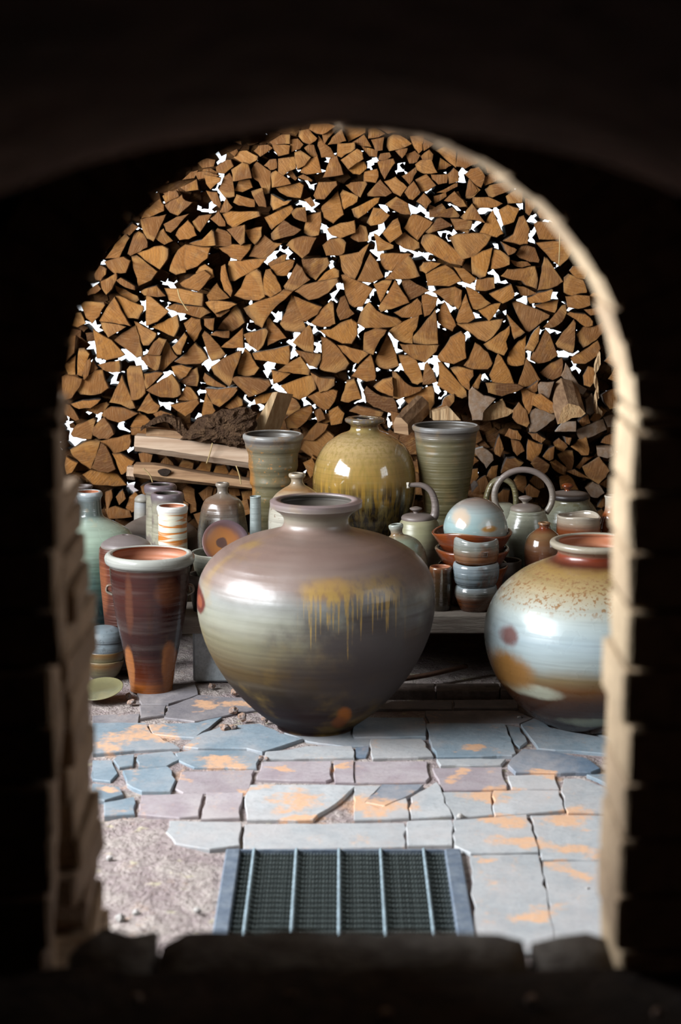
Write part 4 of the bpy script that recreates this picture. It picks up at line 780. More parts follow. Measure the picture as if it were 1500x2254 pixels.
# ---- big right jar
base = ground(1305, 1587); Y = base.y
M = glaze('right_jar_glaze', [(0, (.04, .018, .012)), (.13, (.065, .026, .014)), (.22, (.10, .045, .018)), (.30, (.19, .095, .03)), (.36, (.26, .2, .11)), (.43, (.36, .4, .39)), (.55, (.38, .45, .48)), (.66, (.42, .46, .45)), (.74, (.40, .38, .31)), (.81, (.38, .30, .17)), (.87, (.34, .235, .10)), (.895, (.13, .04, .022)), (.93, (.24, .06, .025)), (.95, (.30, .25, .19)), (1, (.38, .35, .29))],
          wob=.025, rough=.3, mottle=((.22, .12, .045), 6, .6, .8, .35), rings=.22, ringscale=40, patches=[(.09, .55, .035, .05, (.14, .075, .07), .9), (.2, .27, .1, .04, (.33, .33, .25), .9), (.5, .1, .16, .03, (.2, .21, .15), .9), (.10, .36, .09, .10, (.23, .11, .03), .9)],
          speck=((.2, .11, .05), 90, .53, .66, .84), coat=.15)
vessel('storage_jar', 1305, Y, 0, [(1587, 104), (1578, 122), (1545, 166), (1490, 213), (1435, 236), (1390, 242), (1345, 235), (1300, 210), (1262, 166), (1240, 120), (1228, 92), (1216, 84), (1208, 88), (1202, 99), (1195, 102), (1190, 99), (1188, 92)], M,
       'huge round blue-grey and rust stoneware jar half hidden by the right jamb', 'jar', .012, .003, 2, matin=TERRA)
# ---- tall red-brown vase with lugs, front left
base = ground(334, 1517); Y = base.y
M = glaze('red_vase_glaze', [(0, (.22, .085, .025)), (.06, (.26, .10, .03)), (.10, (.15, .05, .025)), (.3, (.05, .018, .018)), (.5, (.06, .022, .02)), (.7, (.085, .03, .024)), (.86, (.07, .025, .022)), (.905, (.09, .04, .03)), (.925, (.33, .34, .32)), (1, (.42, .42, .39))], wob=.012, rough=.2, rings=.3, ringscale=55, coat=.2, spec=.35,
          patches=[(.27, .16, .06, .2, (.24, .085, .025), .4), (.72, .14, .08, .24, (.27, .095, .025), .4), (.30, .66, .04, .2, (.075, .026, .014), .95), (.72, .75, .12, .1, (.1, .035, .018), .9)])
rv = empty('lugged_vase', (base.x, Y, 0), 'tall tapering red-brown vase with pale rim and small side lugs, front left', 'vase')
vessel('body', 334, Y, 0, [(1517, 47), (1508, 47), (1470, 53), (1420, 63), (1360, 75), (1300, 84), (1256, 88), (1243, 89), (1238, 96), (1230, 99), (1222, 98), (1217, 93), (1216, 88)], M, None, th=.009, wob=.006, seed=3, parent=rv, matin=TERRA)
LUG = glaze('grey_lug', [(0, (.3, .29, .25)), (1, (.2, .12, .08))])
k = mpp(334, 1300, Y)
for s in (-1, 1):
    zc = atY(334, 1297, Y).z
    tube('lug', [(s * 82 * k, 0, zc + 10 * k), (s * 93 * k, 0, zc + 8 * k), (s * 95 * k, 0, zc - 4 * k), (s * 82 * k, 0, zc - 12 * k)], 3 * k, LUG, rv, ry=7 * k)
# ---- lidded jar behind it
base = ground(277, 1475); Y = base.y
M = glaze('lidded_red_glaze', [(0, (.05, .02, .018)), (.5, (.11, .04, .025)), (.75, (.16, .05, .024)), (1, (.14, .055, .035))], rings=.5, ringscale=80, rough=.4, patches=[(.1, .7, .10, .2, (.16, .05, .02), .9)])
lj = empty('lidded_jar', (base.x, Y, 0), 'tall red-brown lidded jar with greyish domed lid behind the lugged vase', 'jar')
vessel('body', 277, Y, 0, [(1475, 36), (1400, 42), (1330, 48), (1260, 53), (1215, 54), (1204, 52)], M, parent=lj, open_=False, seed=4)
LID = glaze('grey_mauve_lid', [(0, (.28, .25, .22)), (.3, (.22, .19, .185)), (1, (.2, .17, .165))], rough=.5)
vessel('lid', 277, Y, atY(277, 1205, Y).z, [(1205, 53), (1200, 55), (1193, 50), (1184, 34), (1178, 16), (1177, 7), (1180, 6), (1186, 3)], LID, parent=lj, open_=False, seed=5)
# ---- celadon bottle far left
Y = ground(203, 1434).y
M = glaze('celadon_bottle_glaze', [(0, (.03, .045, .05)), (.35, (.05, .085, .09)), (.55, (.16, .23, .19)), (.72, (.34, .41, .34)), (.82, (.36, .42, .36)), (.86, (.16, .19, .18)), (.95, (.14, .16, .16)), (.97, (.3, .34, .36)), (1, (.4, .42, .43))], wob=.03, rough=.2, coat=.3, streak=((.05, .09, .08), .5, .62, .62, .4), mottle=((.38, .28, .16), 12, .62, .75, .5))
vessel('long_necked_bottle', 203, Y, 0, [(1434, 58), (1390, 68), (1310, 90), (1230, 102), (1195, 101), (1168, 86), (1148, 52), (1138, 34), (1128, 28), (1105, 26), (1096, 27), (1090, 30), (1083, 29), (1081, 26)], M, 'pale celadon bottle with dark narrow neck beside the brick stack', 'bottle', .006, seed=6, matin=TERRA)
Y = bY(.72); vessel('grey_jar', 190, Y, 0, [(1350, 30), (1250, 36), (1130, 32), (1095, 20), (1078, 18), (1071, 21), (1068, 20)], LID, 'grey jar rim just showing behind the celadon bottle', 'jar', .005, seed=7)
# ---- pots along the bench, left half
STRP = glaze('cream_purple_bands', [(0, (.34, .33, .25)), (.5, (.36, .34, .27)), (.86, (.3, .28, .22)), (.93, (.16, .13, .14)), (1, (.2, .165, .18))], rough=.35, mottle=((.12, .09, .085), 14, .5, .62, .8), rings=.7, ringscale=38)
vessel('striped_cylinder_vase', 356, bY(.43), ZB, [(1240, 33), (1180, 33), (1120, 32), (1090, 32), (1083, 35), (1073, 36), (1067, 33), (1065, 27)], STRP, 'cream and purple banded cylinder vase, rear of the two', 'vase', .009, .01, 8, matin=DARKIN)
vessel('striped_cylinder_vase', 371, bY(.31), ZB, [(1262, 36), (1200, 36), (1140, 35), (1110, 35), (1102, 36), (1092, 37), (1086, 35), (1084, 31)], STRP, 'cream banded cylinder vase just behind the orange-striped one', 'vase', .008, .01, 9, matin=DARKIN)
t = NT('orange_white_stripes', .25); g = t.tc('Generated'); o_ = t.tc(); sx = t.sep(g)
wv = t.noise(t.mapv(o_, (5, 5, 62)), 1, 3, .6, .4); c = t.mix(t.step(wv, .44, .52), (.42, .145, .03), (.52, .50, .40)); c = t.mix(t.step(sx[2], .92, .95), c, (.5, .49, .46)); t.color(c); t.bump(wv, .3, .01); OW = t.m
vessel('orange_striped_vase', 382, bY(.19), ZB, [(1304, 33), (1240, 33), (1180, 32), (1140, 32), (1128, 33), (1120, 35), (1114, 34), (1112, 31)], OW, 'small cylinder vase with orange and white brushed stripes', 'vase', .006, .008, 10, matin=TERRA)
WJ = glaze('white_grey_jar', [(0, (.32, .3, .26)), (.8, (.4, .38, .34)), (1, (.42, .43, .44))], rough=.4)
wj = empty('small_lidded_jar', (atY(313, 1240, bY(.79)).x, bY(.79), ZB), 'small pale jar with whitish lid peeking out left of the banded vases', 'jar')
vessel('body', 313, bY(.79), ZB, [(1236, 18), (1160, 17), (1110, 15), (1104, 14)], WJ, parent=wj, open_=False)
vessel('lid', 313, bY(.79), atY(313, 1104, bY(.79)).z, [(1104, 16), (1099, 17), (1092, 12), (1088, 3)], WJ, parent=wj, open_=False)
DJ = glaze('wide_dark_jar', [(0, (.03, .022, .02)), (.5, (.05, .035, .03)), (.68, (.075, .055, .045)), (.8, (.2, .17, .15)), (1, (.22, .19, .17))], rough=.45)
vessel('wide_closed_jar', 350, bY(.62), ZB, [(1236, 70), (1205, 86), (1180, 88), (1165, 82), (1150, 62), (1138, 36), (1132, 18)], DJ, 'wide dark jar with dusty mauve shoulder behind the banded vases', 'jar', open_=False, seed=11)
FB = glaze('faceted_bottle_glaze', [(0, (.2, .17, .13)), (.3, (.23, .21, .18)), (.6, (.26, .25, .235)), (.74, (.2, .15, .12)), (.82, (.2, .13, .09)), (.9, (.24, .21, .18)), (1, (.3, .26, .22))], rough=.25, mottle=((.3, .24, .14), 9, .52, .7, .6), speck=((.1, .06, .04), 110, .6, 0, .7), coat=.2)
vessel('faceted_bottle', 492, bY(.32), ZB, [(1282, 46), (1240, 52), (1180, 55), (1140, 50), (1110, 44), (1098, 36), (1090, 20), (1084, 12), (1074, 12), (1069, 15), (1064, 15), (1062, 12)], FB, 'brown-grey faceted bottle with a tiny neck left of the flared vase', 'bottle', .006, .002, 12, facets=8)
PL = glaze('brown_disc_glaze', [(0, (.16, .085, .07)), (1, (.2, .12, .10))], rough=.35, rings=.2)
t = NT('orange_hearted_plate', .35); g = t.tc('Generated'); sx = t.sep(g)
dx = t.math('SUBTRACT', sx[0], .42); dy = t.math('SUBTRACT', sx[1], .5); d = t.math('SQRT', t.math('ADD', t.math('MULTIPLY', dx, dx), t.math('MULTIPLY', dy, dy)))
d = t.math('ADD', d, t.math('MULTIPLY', t.math('SUBTRACT', t.noise(g, 6), .5), .08)); t.color(t.ramp(d, [(0, (.07, .035, .03)), (.10, (.08, .04, .03)), (.13, (.27, .105, .03)), (.3, (.24, .09, .03)), (.4, (.11, .055, .05)), (.5, (.1, .065, .075))])); PM = t.m
Yp = bY(.14); k = mpp(497, 1195, Yp)
pl = lathe('leaning_plate', [(0, 20 * k), (0, 46 * k), (5 * k, 53 * k), (7 * k, 52 * k), (3 * k, 45 * k), (3 * k, .002)], 48, .004, 13, PM, None, atY(497, 1196, Yp)); pl.rotation_euler = (math.radians(62), 0, math.radians(14)); tag(pl, 'brown plate with an orange centre leaning in a bowl', 'plate')
GB_ = glaze('pale_green_bowl', [(0, (.16, .15, .12)), (.6, (.28, .29, .23)), (1, (.36, .37, .33))], rough=.3, mottle=((.16, .12, .08), 12, .5, .7, .6))
vessel('pale_bowl', 489, bY(.13), ZB, [(1312, 40), (1280, 54), (1240, 62), (1217, 66), (1214, 64)], GB_, 'pale green bowl holding the leaning plate', 'bowl', .006, .01, 14)
vessel('dark_bowl', 452, bY(.06), ZB, [(1322, 26), (1300, 34), (1270, 38), (1262, 37)], DJ, 'small dark bowl tucked between the lugged vase and big jar', 'bowl', .005, .01, 15)
MUG = glaze('blue_grey_mug', [(0, (.2, .22, .22)), (1, (.3, .33, .32))], rough=.3)
vessel('slim_beaker', 564, bY(.22), ZB, [(1300, 13), (1200, 13), (1100, 12), (1096, 12), (1094, 11)], MUG, 'slim blue-grey beaker beside the white bottle', 'beaker', .003, .01, 16)
VG = glaze('flared_vase_glaze', [(0, (.12, .11, .07)), (.3, (.15, .14, .09)), (.5, (.18, .155, .085)), (.7, (.2, .175, .11)), (.9, (.22, .195, .14)), (.96, (.18, .16, .15)), (1, (.33, .33, .32))], rough=.32, mottle=((.25, .13, .04), 11, .52, .68, .55), rings=.55, ringscale=36, speck=((.3, .15, .05), 70, .6, .5, .9), patches=[(.1, .55, .1, .3, (.26, .11, .025), .95)])
vessel('flared_vase', 603, bY(.56), ZB, [(1240, 34), (1160, 40), (1110, 44), (1098, 47), (1072, 47), (1062, 52), (1040, 51), (1025, 55), (1000, 55), (985, 61), (972, 63), (964, 67), (957, 67), (954, 63)], VG, 'tall flared green-brown vase with rust streaks in front of the leaning log', 'vase', .006, .006, 17, matin=DARKIN, smooth=3)
WB = glaze('white_bottle_glaze', [(0, (.3, .28, .23)), (.6, (.40, .38, .33)), (.8, (.40, .37, .31)), (.87, (.32, .2, .10)), (.92, (.3, .24, .17)), (1, (.38, .33, .26))], rough=.3, speck=((.15, .09, .06), 70, .62, .1, .8), coat=.2, patches=[(.85, .82, .2, .1, (.38, .2, .08), .9)])
vessel('white_bottle', 655, bY(.24), ZB, [(1298, 52), (1250, 60), (1170, 64), (1130, 63), (1105, 58), (1088, 47), (1075, 30), (1068, 18), (1060, 13), (1053, 14), (1049, 18), (1043, 18), (1041, 14)], WB, 'squat off-white bottle with small neck right behind the big jar', 'bottle', .005, .003, 18)
AJ = glaze('ash_glazed_jar', [(0, (.03, .02, .012)), (.32, (.035, .022, .012)), (.465, (.06, .035, .014)), (.52, (.30, .19, .035)), (.6, (.38, .25, .075)), (.74, (.37, .265, .115)), (.86, (.45, .345, .20)), (.94, (.28, .22, .10)), (.955, (.12, .05, .025)), (.975, (.17, .14, .125)), (1, (.2, .175, .16))], wob=.02, rough=.07, rings=.06, coat=.6, streak=((.022, .016, .014), .44, .54, .68, .5), vein=((.2, .14, .035), .65), mottle=((.24, .15, .04), 9, .55, .75, .5))
vessel('ash_glazed_jar', 802, bY(.55), ZB, [(1242, 62), (1215, 70), (1170, 90), (1130, 104), (1090, 112), (1050, 114), (1010, 106), (978, 86), (958, 58), (949, 36), (943, 31), (936, 31), (931, 38), (927, 43), (922, 43), (919, 38), (919, 30)], AJ, 'glossy honey-yellow jar with dark runs and flat lip, behind the big jar', 'jar', .008, .002, 19)
VB = glaze('ribbed_vase_glaze', [(0, (.11, .105, .06)), (.3, (.15, .135, .075)), (.6, (.175, .15, .08)), (.9, (.185, .165, .105)), (.955, (.16, .14, .125)), (1, (.27, .27, .27))], rough=.38, mottle=((.19, .12, .05), 13, .5, .7, .6), rings=.6, ringscale=60)
vessel('flared_vase', 979, bY(.56), ZB, [(1240, 36), (1150, 41), (1130, 42), (1122, 46), (1090, 50), (1050, 57), (1005, 63), (965, 67), (950, 69), (945, 73), (938, 74), (935, 70)], VB, 'tall flared olive vase with grey rim in front of the grained block', 'vase', .006, .008, 20, matin=DARKIN, smooth=3)
# ---- teapot with the broken strap handle
TP = glaze('mossy_teapot', [(0, (.16, .14, .115)), (.5, (.24, .21, .17)), (.8, (.3, .29, .19)), (1, (.34, .32, .22))], rough=.4, mottle=((.22, .17, .15), 8, .5, .7, .7))
STRAP = glaze('grey_strap', [(0, (.24, .2, .185)), (1, (.2, .165, .15))], rough=.45)
Yt = bY(.34); k = mpp(925, 1140, Yt)
tp = empty('broken_teapot', (atY(922, 1280, Yt).x, Yt, ZB), 'mossy grey teapot with a broken strap handle right of the honey jar', 'teapot')
vessel('body', 922, Yt, ZB, [(1278, 38), (1240, 46), (1200, 50), (1170, 48), (1150, 42), (1142, 36)], TP, parent=tp, open_=False, seed=21)
vessel('lid', 920, Yt, atY(920, 1143, Yt).z, [(1143, 36), (1138, 36), (1133, 30), (1129, 10)], STRAP, parent=tp, open_=False)
vessel('knob', 916, Yt, atY(916, 1130, Yt).z, [(1130, 6), (1126, 6), (1121, 13), (1118, 13), (1115, 4)], STRAP, parent=tp, open_=False)
tube('handle', [atY(x, y, Yt) - tp.location for x, y in ((948, 1146), (958, 1132), (958, 1105), (948, 1080), (928, 1068), (900, 1068))], 8 * k, STRAP, tp, ry=8 * k, taper=lambda q: 1.35 - .75 * q)
BRK = plain('raw_break', (.55, .5, .42), .8, .4, 90)
bo = lumpy('break_face', [(895, 1062), (901, 1061), (902, 1074), (896, 1075)], Yt, .018, BRK, None, 4, None, .001, 5); bo.parent = tp; bo.location -= tp.location
CB = glaze('celadon_small_bottle', [(0, (.05, .05, .045)), (.3, (.1, .11, .09)), (.55, (.2, .22, .17)), (.8, (.26, .28, .22)), (.88, (.25, .17, .10)), (1, (.36, .39, .36))], rough=.22, coat=.3, mottle=((.2, .24, .2), 8, .5, .7, .5))
vessel('small_bottle', 893, bY(.13), ZB, [(1312, 42), (1285, 54), (1250, 60), (1220, 58), (1195, 46), (1182, 28), (1176, 15), (1168, 13), (1160, 16), (1154, 16), (1152, 12)], CB, 'little celadon bottle leaning at the right shoulder of the big jar', 'bottle', .004, .004, 22, tilt=(0, math.radians(-7), 0))
# ---- stacked bowls with the pale globe
RB = glaze('rust_bowl', [(0, (.10, .03, .015)), (.4, (.2, .06, .022)), (.8, (.26, .085, .03)), (.93, (.22, .08, .035)), (1, (.46, .40, .31))], wob=.02, rough=.2, coat=.3, mottle=((.09, .05, .05), 10, .52, .7, .6))
Yb_ = bY(.17)
vessel('rust_bowl', 1040, Yb_, ZB, [(1305, 58), (1275, 68), (1250, 78), (1243, 80), (1240, 78)], RB, 'rust-brown bowl at the bottom of the stack under the pale globe', 'bowl', .006, .012, 23, wavy=.002)
vessel('rust_bowl', 1040, Yb_, atY(1040, 1247, Yb_).z, [(1247, 60), (1232, 70), (1212, 82), (1207, 83), (1205, 80)], RB, 'rust-brown bowl in the middle of the stack under the pale globe', 'bowl', .006, .012, 24, wavy=.002)
vessel('rust_bowl', 1040, Yb_, atY(1040, 1210, Yb_).z, [(1210, 64), (1198, 72), (1176, 85), (1168, 88), (1166, 84)], RB, 'rust-brown wavy-edged bowl directly under the pale globe', 'bowl', .006, .015, 25, wavy=.005)
DM = glaze('pale_blue_globe', [(0, (.26, .32, .31)), (.4, (.32, .41, .41)), (.7, (.36, .42, .42)), (.92, (.28, .25, .23)), (1, (.25, .2, .18))], rough=.12, coat=.5, rings=.08, mottle=((.42, .36, .3), 7, .52, .72, .7), patches=[(.68, .38, .13, .08, (.33, .16, .03), .6), (.25, .6, .12, .2, (.42, .33, .25), .9)])
vessel('upturned_globe_bowl', 1047, bY(.15), atY(1047, 1188, bY(.15)).z, [(1188, 62), (1172, 70), (1155, 71), (1132, 63), (1113, 47), (1101, 28), (1096, 10)], DM, 'pale blue glossy domed bowl upside down on the rust bowls', 'bowl', open_=False, seed=26, smooth=6)
TBm = [glaze('tea_bowl_rust_grey', [(0, (.2, .09, .04)), (.3, (.25, .15, .09)), (.6, (.25, .25, .22)), (1, (.33, .35, .34))], rough=.2, coat=.3, mottle=((.22, .08, .03), 11, .5, .62, .7), rings=.6),
       glaze('tea_bowl_grey', [(0, (.12, .13, .14)), (.5, (.23, .27, .29)), (1, (.34, .38, .4))], rough=.2, coat=.3, mottle=((.14, .07, .045), 12, .52, .65, .7), rings=.6, streak=((.12, .14, .14), .5, .62, .7, .4)),
       glaze('tea_bowl_brown', [(0, (.06, .025, .014)), (.45, (.14, .055, .02)), (.7, (.2, .19, .17)), (1, (.32, .36, .38))], rough=.2, coat=.3, mottle=((.1, .05, .03), 12, .5, .65, .6), rings=.6)]
Ys = bY(.07)
for i, (pts, lab) in enumerate((([(1238, 40), (1232, 46), (1216, 50), (1200, 50), (1188, 49), (1184, 46)], 'rust and grey tea bowl with stamped mark, top of the stack of three'), ([(1287, 42), (1278, 48), (1262, 51), (1247, 51), (1239, 49), (1237, 46)], 'grey-blue tea bowl in the middle of the stack of three'), ([(1332, 34), (1324, 42), (1310, 47), (1298, 47), (1290, 45), (1287, 43)], 'dark brown tea bowl at the bottom of the stack of three'))):
    z0 = ZB if i == 2 else atY(1048, pts[0][0], Ys).z
    tbo = vessel('tea_bowl', 1048, Ys, z0, pts, TBm[i], lab, 'bowl', .006, .012, 30 + i, wavy=.004 if i == 0 else .001)
    if i == 0: top_tb = tbo
SM = plain('stamp_groove', (.08, .06, .05), .6, .2); k = mpp(1060, 1210, Ys)
seal = empty('potter_stamp', (15 * k, -48.5 * k, atY(1048, 1212, Ys).z - top_tb.location.z)); seal.parent = top_tb
for (a, b, c_, d_) in ((-7, 7, 4, 5), (-7, 7, -5, -4), (-7, -6, -5, 5), (6, 7, -5, 5), (-4, 4, -.5, .5), (-1, 0, -3, 3)):
    link('stamp_line', boxmesh(a * k, b * k, -.0015, .004, c_ * k, d_ * k), [SM], seal)
DC = glaze('dark_cup_glaze', [(0, (.04, .03, .02)), (.5, (.07, .05, .03)), (.85, (.1, .055, .03)), (.96, (.2, .09, .04)), (1, (.3, .14, .06))], rough=.18, coat=.4, streak=((.16, .15, .12), .55, .65, .2, .9))
vessel('dark_cup', 970, Ys, ZB, [(1333, 23), (1325, 25), (1290, 25), (1262, 25), (1250, 25), (1246, 23)], DC, 'dark brown cup left of the stacked tea bowls', 'cup', .004, .008, 33, matin=TERRA)
vessel('dark_bowl', 1112, bY(.2), ZB, [(1290, 26), (1262, 34), (1236, 36), (1232, 35)], DJ, 'dark bowl in shade right of the stacked tea bowls', 'bowl', .005, .01, 34)
# ---- teapot with hoop handle
Yl = bY(.36); k = mpp(1160, 1120, Yl)
HP = glaze('hoop_teapot_glaze', [(0, (.03, .03, .026)), (.3, (.05, .05, .042)), (.5, (.15, .155, .12)), (.75, (.27, .275, .22)), (1, (.34, .34, .28))], rough=.25, coat=.2, streak=((.1, .1, .075), .52, .66, .9, .5))
HR = glaze('hoop_handle_glaze', [(0, (.26, .23, .19)), (1, (.22, .18, .165))], rough=.4)
hp = empty('hoop_teapot', (atY(1160, 1270, Yl).x, Yl, ZB), 'grey-green teapot with a tall round hoop handle', 'teapot')
vessel('body', 1160, Yl, ZB, [(1272, 40), (1240, 50), (1200, 55), (1165, 52), (1140, 44), (1131, 40), (1127, 40), (1123, 38)], HP, parent=hp, open_=False, seed=35)
vessel('lid', 1158, Yl, atY(1158, 1124, Yl).z, [(1124, 33), (1120, 34), (1114, 30), (1109, 14), (1107, 5)], HR, parent=hp, open_=False)
vessel('knob', 1157, Yl, atY(1157, 1109, Yl).z, [(1109, 6), (1104, 7), (1098, 14), (1094, 14), (1091, 5)], HR, parent=hp, open_=False)
arc = [atY(1153 + 64 * math.cos(a), 1092 - 58 * math.sin(a), Yl) - hp.location for a in [math.radians(q) for q in range(-40, 221, 20)]]
tube('hoop_handle', arc, 7 * k, HR, hp, sub=3, sides=12)
Yr = bY(.52); k = mpp(1104, 1080, Yr)
rp = empty('strap_teapot', (atY(1104, 1250, Yr).x, Yr, ZB), 'olive pot with an arched strap handle behind the pale globe', 'teapot')
vessel('body', 1104, Yr, ZB, [(1246, 36), (1200, 48), (1150, 50), (1120, 40), (1108, 20)], HP, parent=rp, open_=False)
tube('strap_handle', [atY(x, y, Yr) - rp.location for x, y in ((1070, 1122), (1072, 1092), (1084, 1064), (1106, 1054), (1128, 1066), (1136, 1092), (1136, 1124))], 6.5 * k, VB, rp, ry=11 * k)
Yg = bY(.55)
gj = empty('green_lidded_jar', (atY(1257, 1240, Yg).x, Yg, ZB), 'broad grey-green lidded jar with a little amber knob', 'jar')
GJ = glaze('grey_green_jar', [(0, (.1, .1, .08)), (.5, (.17, .18, .145)), (.9, (.22, .22, .17)), (1, (.2, .17, .11))], rough=.25, coat=.3, speck=((.1, .09, .05), 60, .56, 0, 1))
vessel('body', 1257, Yg, ZB, [(1240, 44), (1200, 58), (1160, 63), (1130, 58), (1112, 48), (1103, 40), (1096, 40)], GJ, parent=gj, open_=False)
vessel('lid', 1255, Yg, atY(1255, 1097, Yg).z, [(1097, 43), (1090, 44), (1085, 38), (1080, 14)], DJ, parent=gj, open_=False)
AMB = glaze('amber_knob', [(0, (.25, .08, .02)), (1, (.2, .06, .02))], rough=.1, coat=.5)
vessel('knob', 1250, Yg, atY(1250, 1083, Yg).z, [(1083, 8), (1077, 6), (1070, 13), (1066, 12), (1063, 4)], AMB, parent=gj, open_=False)
OC = glaze('orange_bowl_glaze', [(0, (.18, .055, .02)), (.5, (.27, .09, .025)), (.8, (.30, .10, .03)), (.9, (.4, .33, .26)), (1, (.46, .42, .36))], wob=.02, rough=.15, coat=.4, rings=.5, ringscale=40)
vessel('orange_bowl', 1272, bY(.33), ZB, [(1282, 34), (1230, 40), (1180, 47), (1160, 48), (1142, 47), (1136, 48), (1133, 46)], OC, 'shiny orange bowl with white rim above the right jar', 'bowl', .005, .012, 36, wavy=.003)
RN = glaze('round_brown_bottle', [(0, (.06, .025, .018)), (.5, (.13, .05, .03)), (.75, (.2, .11, .06)), (.86, (.24, .15, .08)), (.93, (.2, .05, .02)), (1, (.3, .2, .12))], rough=.18, coat=.4)
vessel('round_bottle', 1196, bY(.14), ZB, [(1310, 30), (1280, 36), (1240, 42), (1205, 43), (1180, 35), (1166, 18), (1162, 11), (1157, 11), (1153, 14), (1150, 13), (1149, 9)], RN, 'round shiny red-brown bottle with tiny neck left of the right jar', 'bottle', .004, .004, 37)
vessel('orange_jar', 1346, bY(.4), ZB, [(1262, 26), (1200, 32), (1160, 30), (1135, 24), (1124, 18), (1100, 17), (1092, 19), (1090, 17)], OC, 'orange jar at the right end, cut off by the jamb', 'jar', .005, .005, 38)
# ---- bowls and plate on the floor, lower left
BLG = glaze('blue_grey_bowl', [(0, (.2, .23, .25)), (.5, (.24, .28, .3)), (1, (.22, .26, .285))], rough=.4, speck=((.1, .12, .13), 60, .58, 0, 1))
TNB = glaze('tan_bowl', [(0, (.13, .13, .095)), (.5, (.2, .18, .11)), (.85, (.25, .15, .06)), (1, (.3, .24, .15))], rough=.3)
Yq = ground(228, 1492).y
vessel('stacked_bowl', 228, Yq, 0, [(1492, 24), (1482, 34), (1464, 43), (1452, 46), (1450, 44)], TNB, 'tan bowl at the bottom of the stack on the floor, far left', 'bowl', .005, .008, 40)
vessel('stacked_bowl', 228, Yq, atY(228, 1462, Yq).z, [(1462, 36), (1448, 44), (1434, 46), (1430, 46), (1428, 44)], TNB, 'amber-edged tan bowl second from the bottom of the floor stack', 'bowl', .005, .008, 41)
vessel('stacked_bowl', 228, Yq, atY(228, 1432, Yq).z, [(1432, 45), (1424, 46), (1414, 45), (1406, 42)], BLG, 'blue-grey upturned bowl third from the bottom of the floor stack', 'bowl', open_=False, seed=42)
ub = vessel('stacked_bowl', 228, Yq, atY(228, 1409, Yq).z, [(1409, 45), (1400, 44), (1388, 38), (1382, 28), (1380, 22)], BLG, 'blue-grey upturned bowl with incised mark on top of the floor stack', 'bowl', open_=False, seed=43)
k = mpp(240, 1395, Yq); mk = empty('incised_mark', (-6 * k, -40 * k, atY(228, 1398, Yq).z - ub.location.z)); mk.parent = ub; mk.rotation_euler.x = math.radians(-24)
for (a, b, c_, d_) in ((-6, 6, 4, 5), (-1, 0, -6, 6), (-6, -5, -6, 3), (4, 5, -6, 3), (-6, 6, -1, 0)):
    link('mark_line', boxmesh(a * k, b * k, -.002, .006, c_ * k, d_ * k), [SM], mk)
YPm = glaze('yellow_green_plate', [(0, (.13, .12, .07)), (1, (.25, .235, .14))], rough=.25, rings=.3, mottle=((.24, .2, .1), 9, .5, .7, .6))
Yk = ground(222, 1540).y; k = mpp(222, 1540, Yk)
plt = lathe('tilted_plate', [(0, 20 * k), (1 * k, 34 * k), (7 * k, 50 * k), (9 * k, 52 * k), (9 * k, 50 * k), (4 * k, 33 * k), (3 * k, .002)], 48, .004, 44, YPm, None, (ground(222, 1540).x, Yk, .022)); plt.rotation_euler = (math.radians(14), math.radians(-7), 0); tag(plt, 'yellow-green plate tilted on the floor at the far left', 'plate')
# ================================================================== RUBBLE BITS
PB = plain('rusty_clinker', (.34, .2, .13), .9, .5, 60, (.22, .2, .2), .8, .006); PBG = plain('grey_pebble', (.42, .39, .37), .8, .3, 50)
def pebble(x, y, r, label, seed, z=0.0, mat=None, Y=None, name='clinker', cat='stone'):
    rg = random.Random(seed); bm = bmesh.new(); bmesh.ops.create_icosphere(bm, subdivisions=2, radius=1); c = ground(x, y, z); k = r * mpp(x, y, c.y)
    s = (rg.uniform(.8, 1.2), rg.uniform(.8, 1.2), rg.uniform(.65, .9))
    for v in bm.verts:
        q = v.co * 1.6 + Vector((seed * 3.1, 0, 0)); v.co = Vector([v.co[i] * s[i] for i in range(3)]) * k * (1 + .38 * noise.noise(q) + .2 * noise.noise(q * 2.7))
    me = bpy.data.meshes.new(name); bm.to_mesh(me); bm.free(); mz = min(v.co.z for v in me.vertices)
    o = link(name, me, [mat or PB], None, c - Vector((0, 0, mz + .002))); tag(o, label, cat, 'loose bits of clinker and stone on the floor')
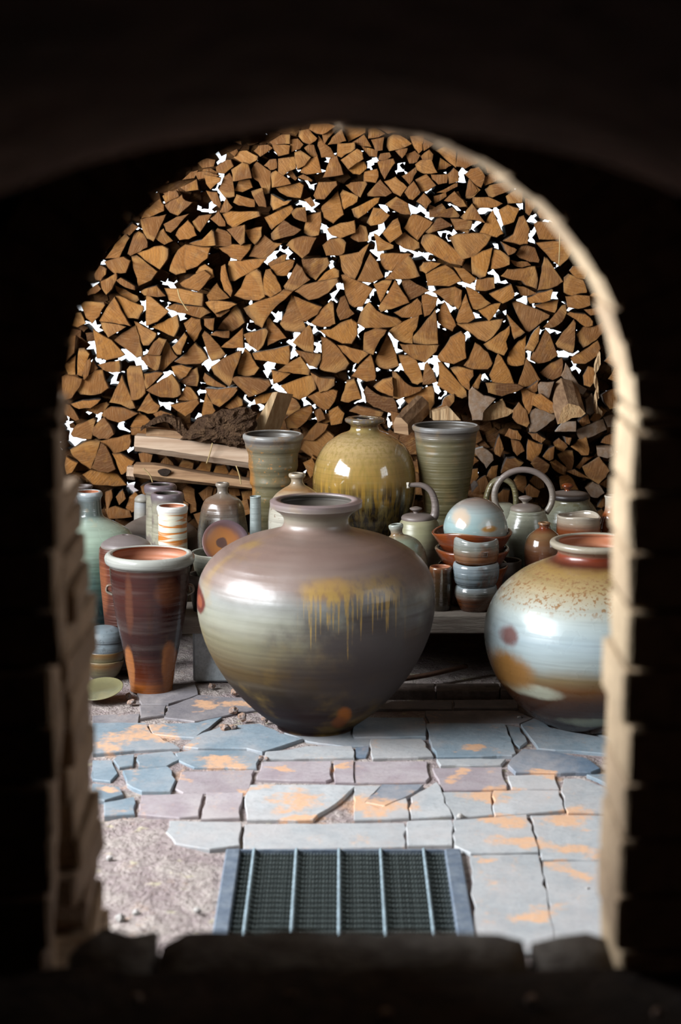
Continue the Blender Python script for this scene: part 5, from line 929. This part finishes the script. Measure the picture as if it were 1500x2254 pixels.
for i, (x, y, r, lab) in enumerate(((283, 1538, 9, 'blue-grey clinker lump against the tilted plate'), (290, 1550, 9, 'rusty clinker lump just right of the tilted plate'), (466, 1515, 9, 'small brown clinker in front of the concrete block'), (522, 1515, 8, 'rusty clinker behind another beside the big jar'),
        (520, 1529, 11, 'rusty clinker lump left of the big jar, below the concrete block'), (514, 1570, 10, 'reddish clinker above the pair near the big jar foot'), (534, 1588, 11, 'brown clinker closest to the big jar foot but one'), (494, 1608, 13, 'largest rusty clinker lump, left of the big jar foot'),
        (513, 1607, 10, 'clinker lump touching the largest one'), (584, 1590, 8, 'small orange clinker right at the jar foot'), (575, 1672, 6, 'tiny rusty crumb in the joint between mauve pavers'), (588, 1673, 5, 'tiny orange crumb beside the rusty one in the joint'))):
    pebble(x, y, r, lab, i + 1)
for i, (x, y, r, lab) in enumerate(((1014, 1800, 8, 'grey pebble on the flagstones above the right of the grate'), (242, 1893, 9, 'white pebble on the rubble by the left bricks'), (1144, 1581, 5, 'tiny white pebble before the right jar'), (265, 2030, 14, 'pale stone in the rubble by the left end of the sill'), (300, 2018, 10, 'pinkish stone in the rubble left of the grate'), (1294, 1957, 5, 'small grey pebble on the right flagstones'), (435, 2008, 8, 'flat white stone chip left of the grate frame'))):
    pebble(x, y, r, lab, 40 + i, mat=PBG)
for i, (x, y, r, lab) in enumerate(((1172, 2208, 16, 'brown lump on the kiln floor below the right sill block'), (850, 2240, 14, 'dark lump on the kiln floor at the bottom centre'), (642, 2196, 9, 'small lump on the kiln floor under the long sill block'), (300, 2205, 13, 'dull brown lump on the kiln floor at the lower left'), (1450, 2236, 14, 'grey lump on the kiln floor at the lower right'))):
    pebble(x, y, r, lab, 60 + i, z=ZK)

STRAW = plain('dry_straw', (.5, .36, .17), .8, .2)
for i, (pts, lab) in enumerate((([(1232, 486), (1233, 530), (1231, 584)], 'long pale straw hanging over the log ends at the upper right'), ([(391, 636), (396, 656), (408, 676), (414, 684)], 'curled pale splinter hanging over the log ends at the left'), ([(315, 1030), (330, 1046), (336, 1062)], 'pale torn splinter curling off the knotty log'), ([(468, 975), (462, 1000), (455, 1020)], 'thin straw lying across the long pale log'), ([(520, 1025), (527, 1045), (531, 1066)], 'thin straw dangling below the long pale log'))):
    YY = YW - .05 if pts[0][1] < 900 else YW - .185
    s_ = tube('straw', [atY(x, y, YY) for x, y in pts], .0022, STRAW, sides=5); tag(s_, lab, 'straw')
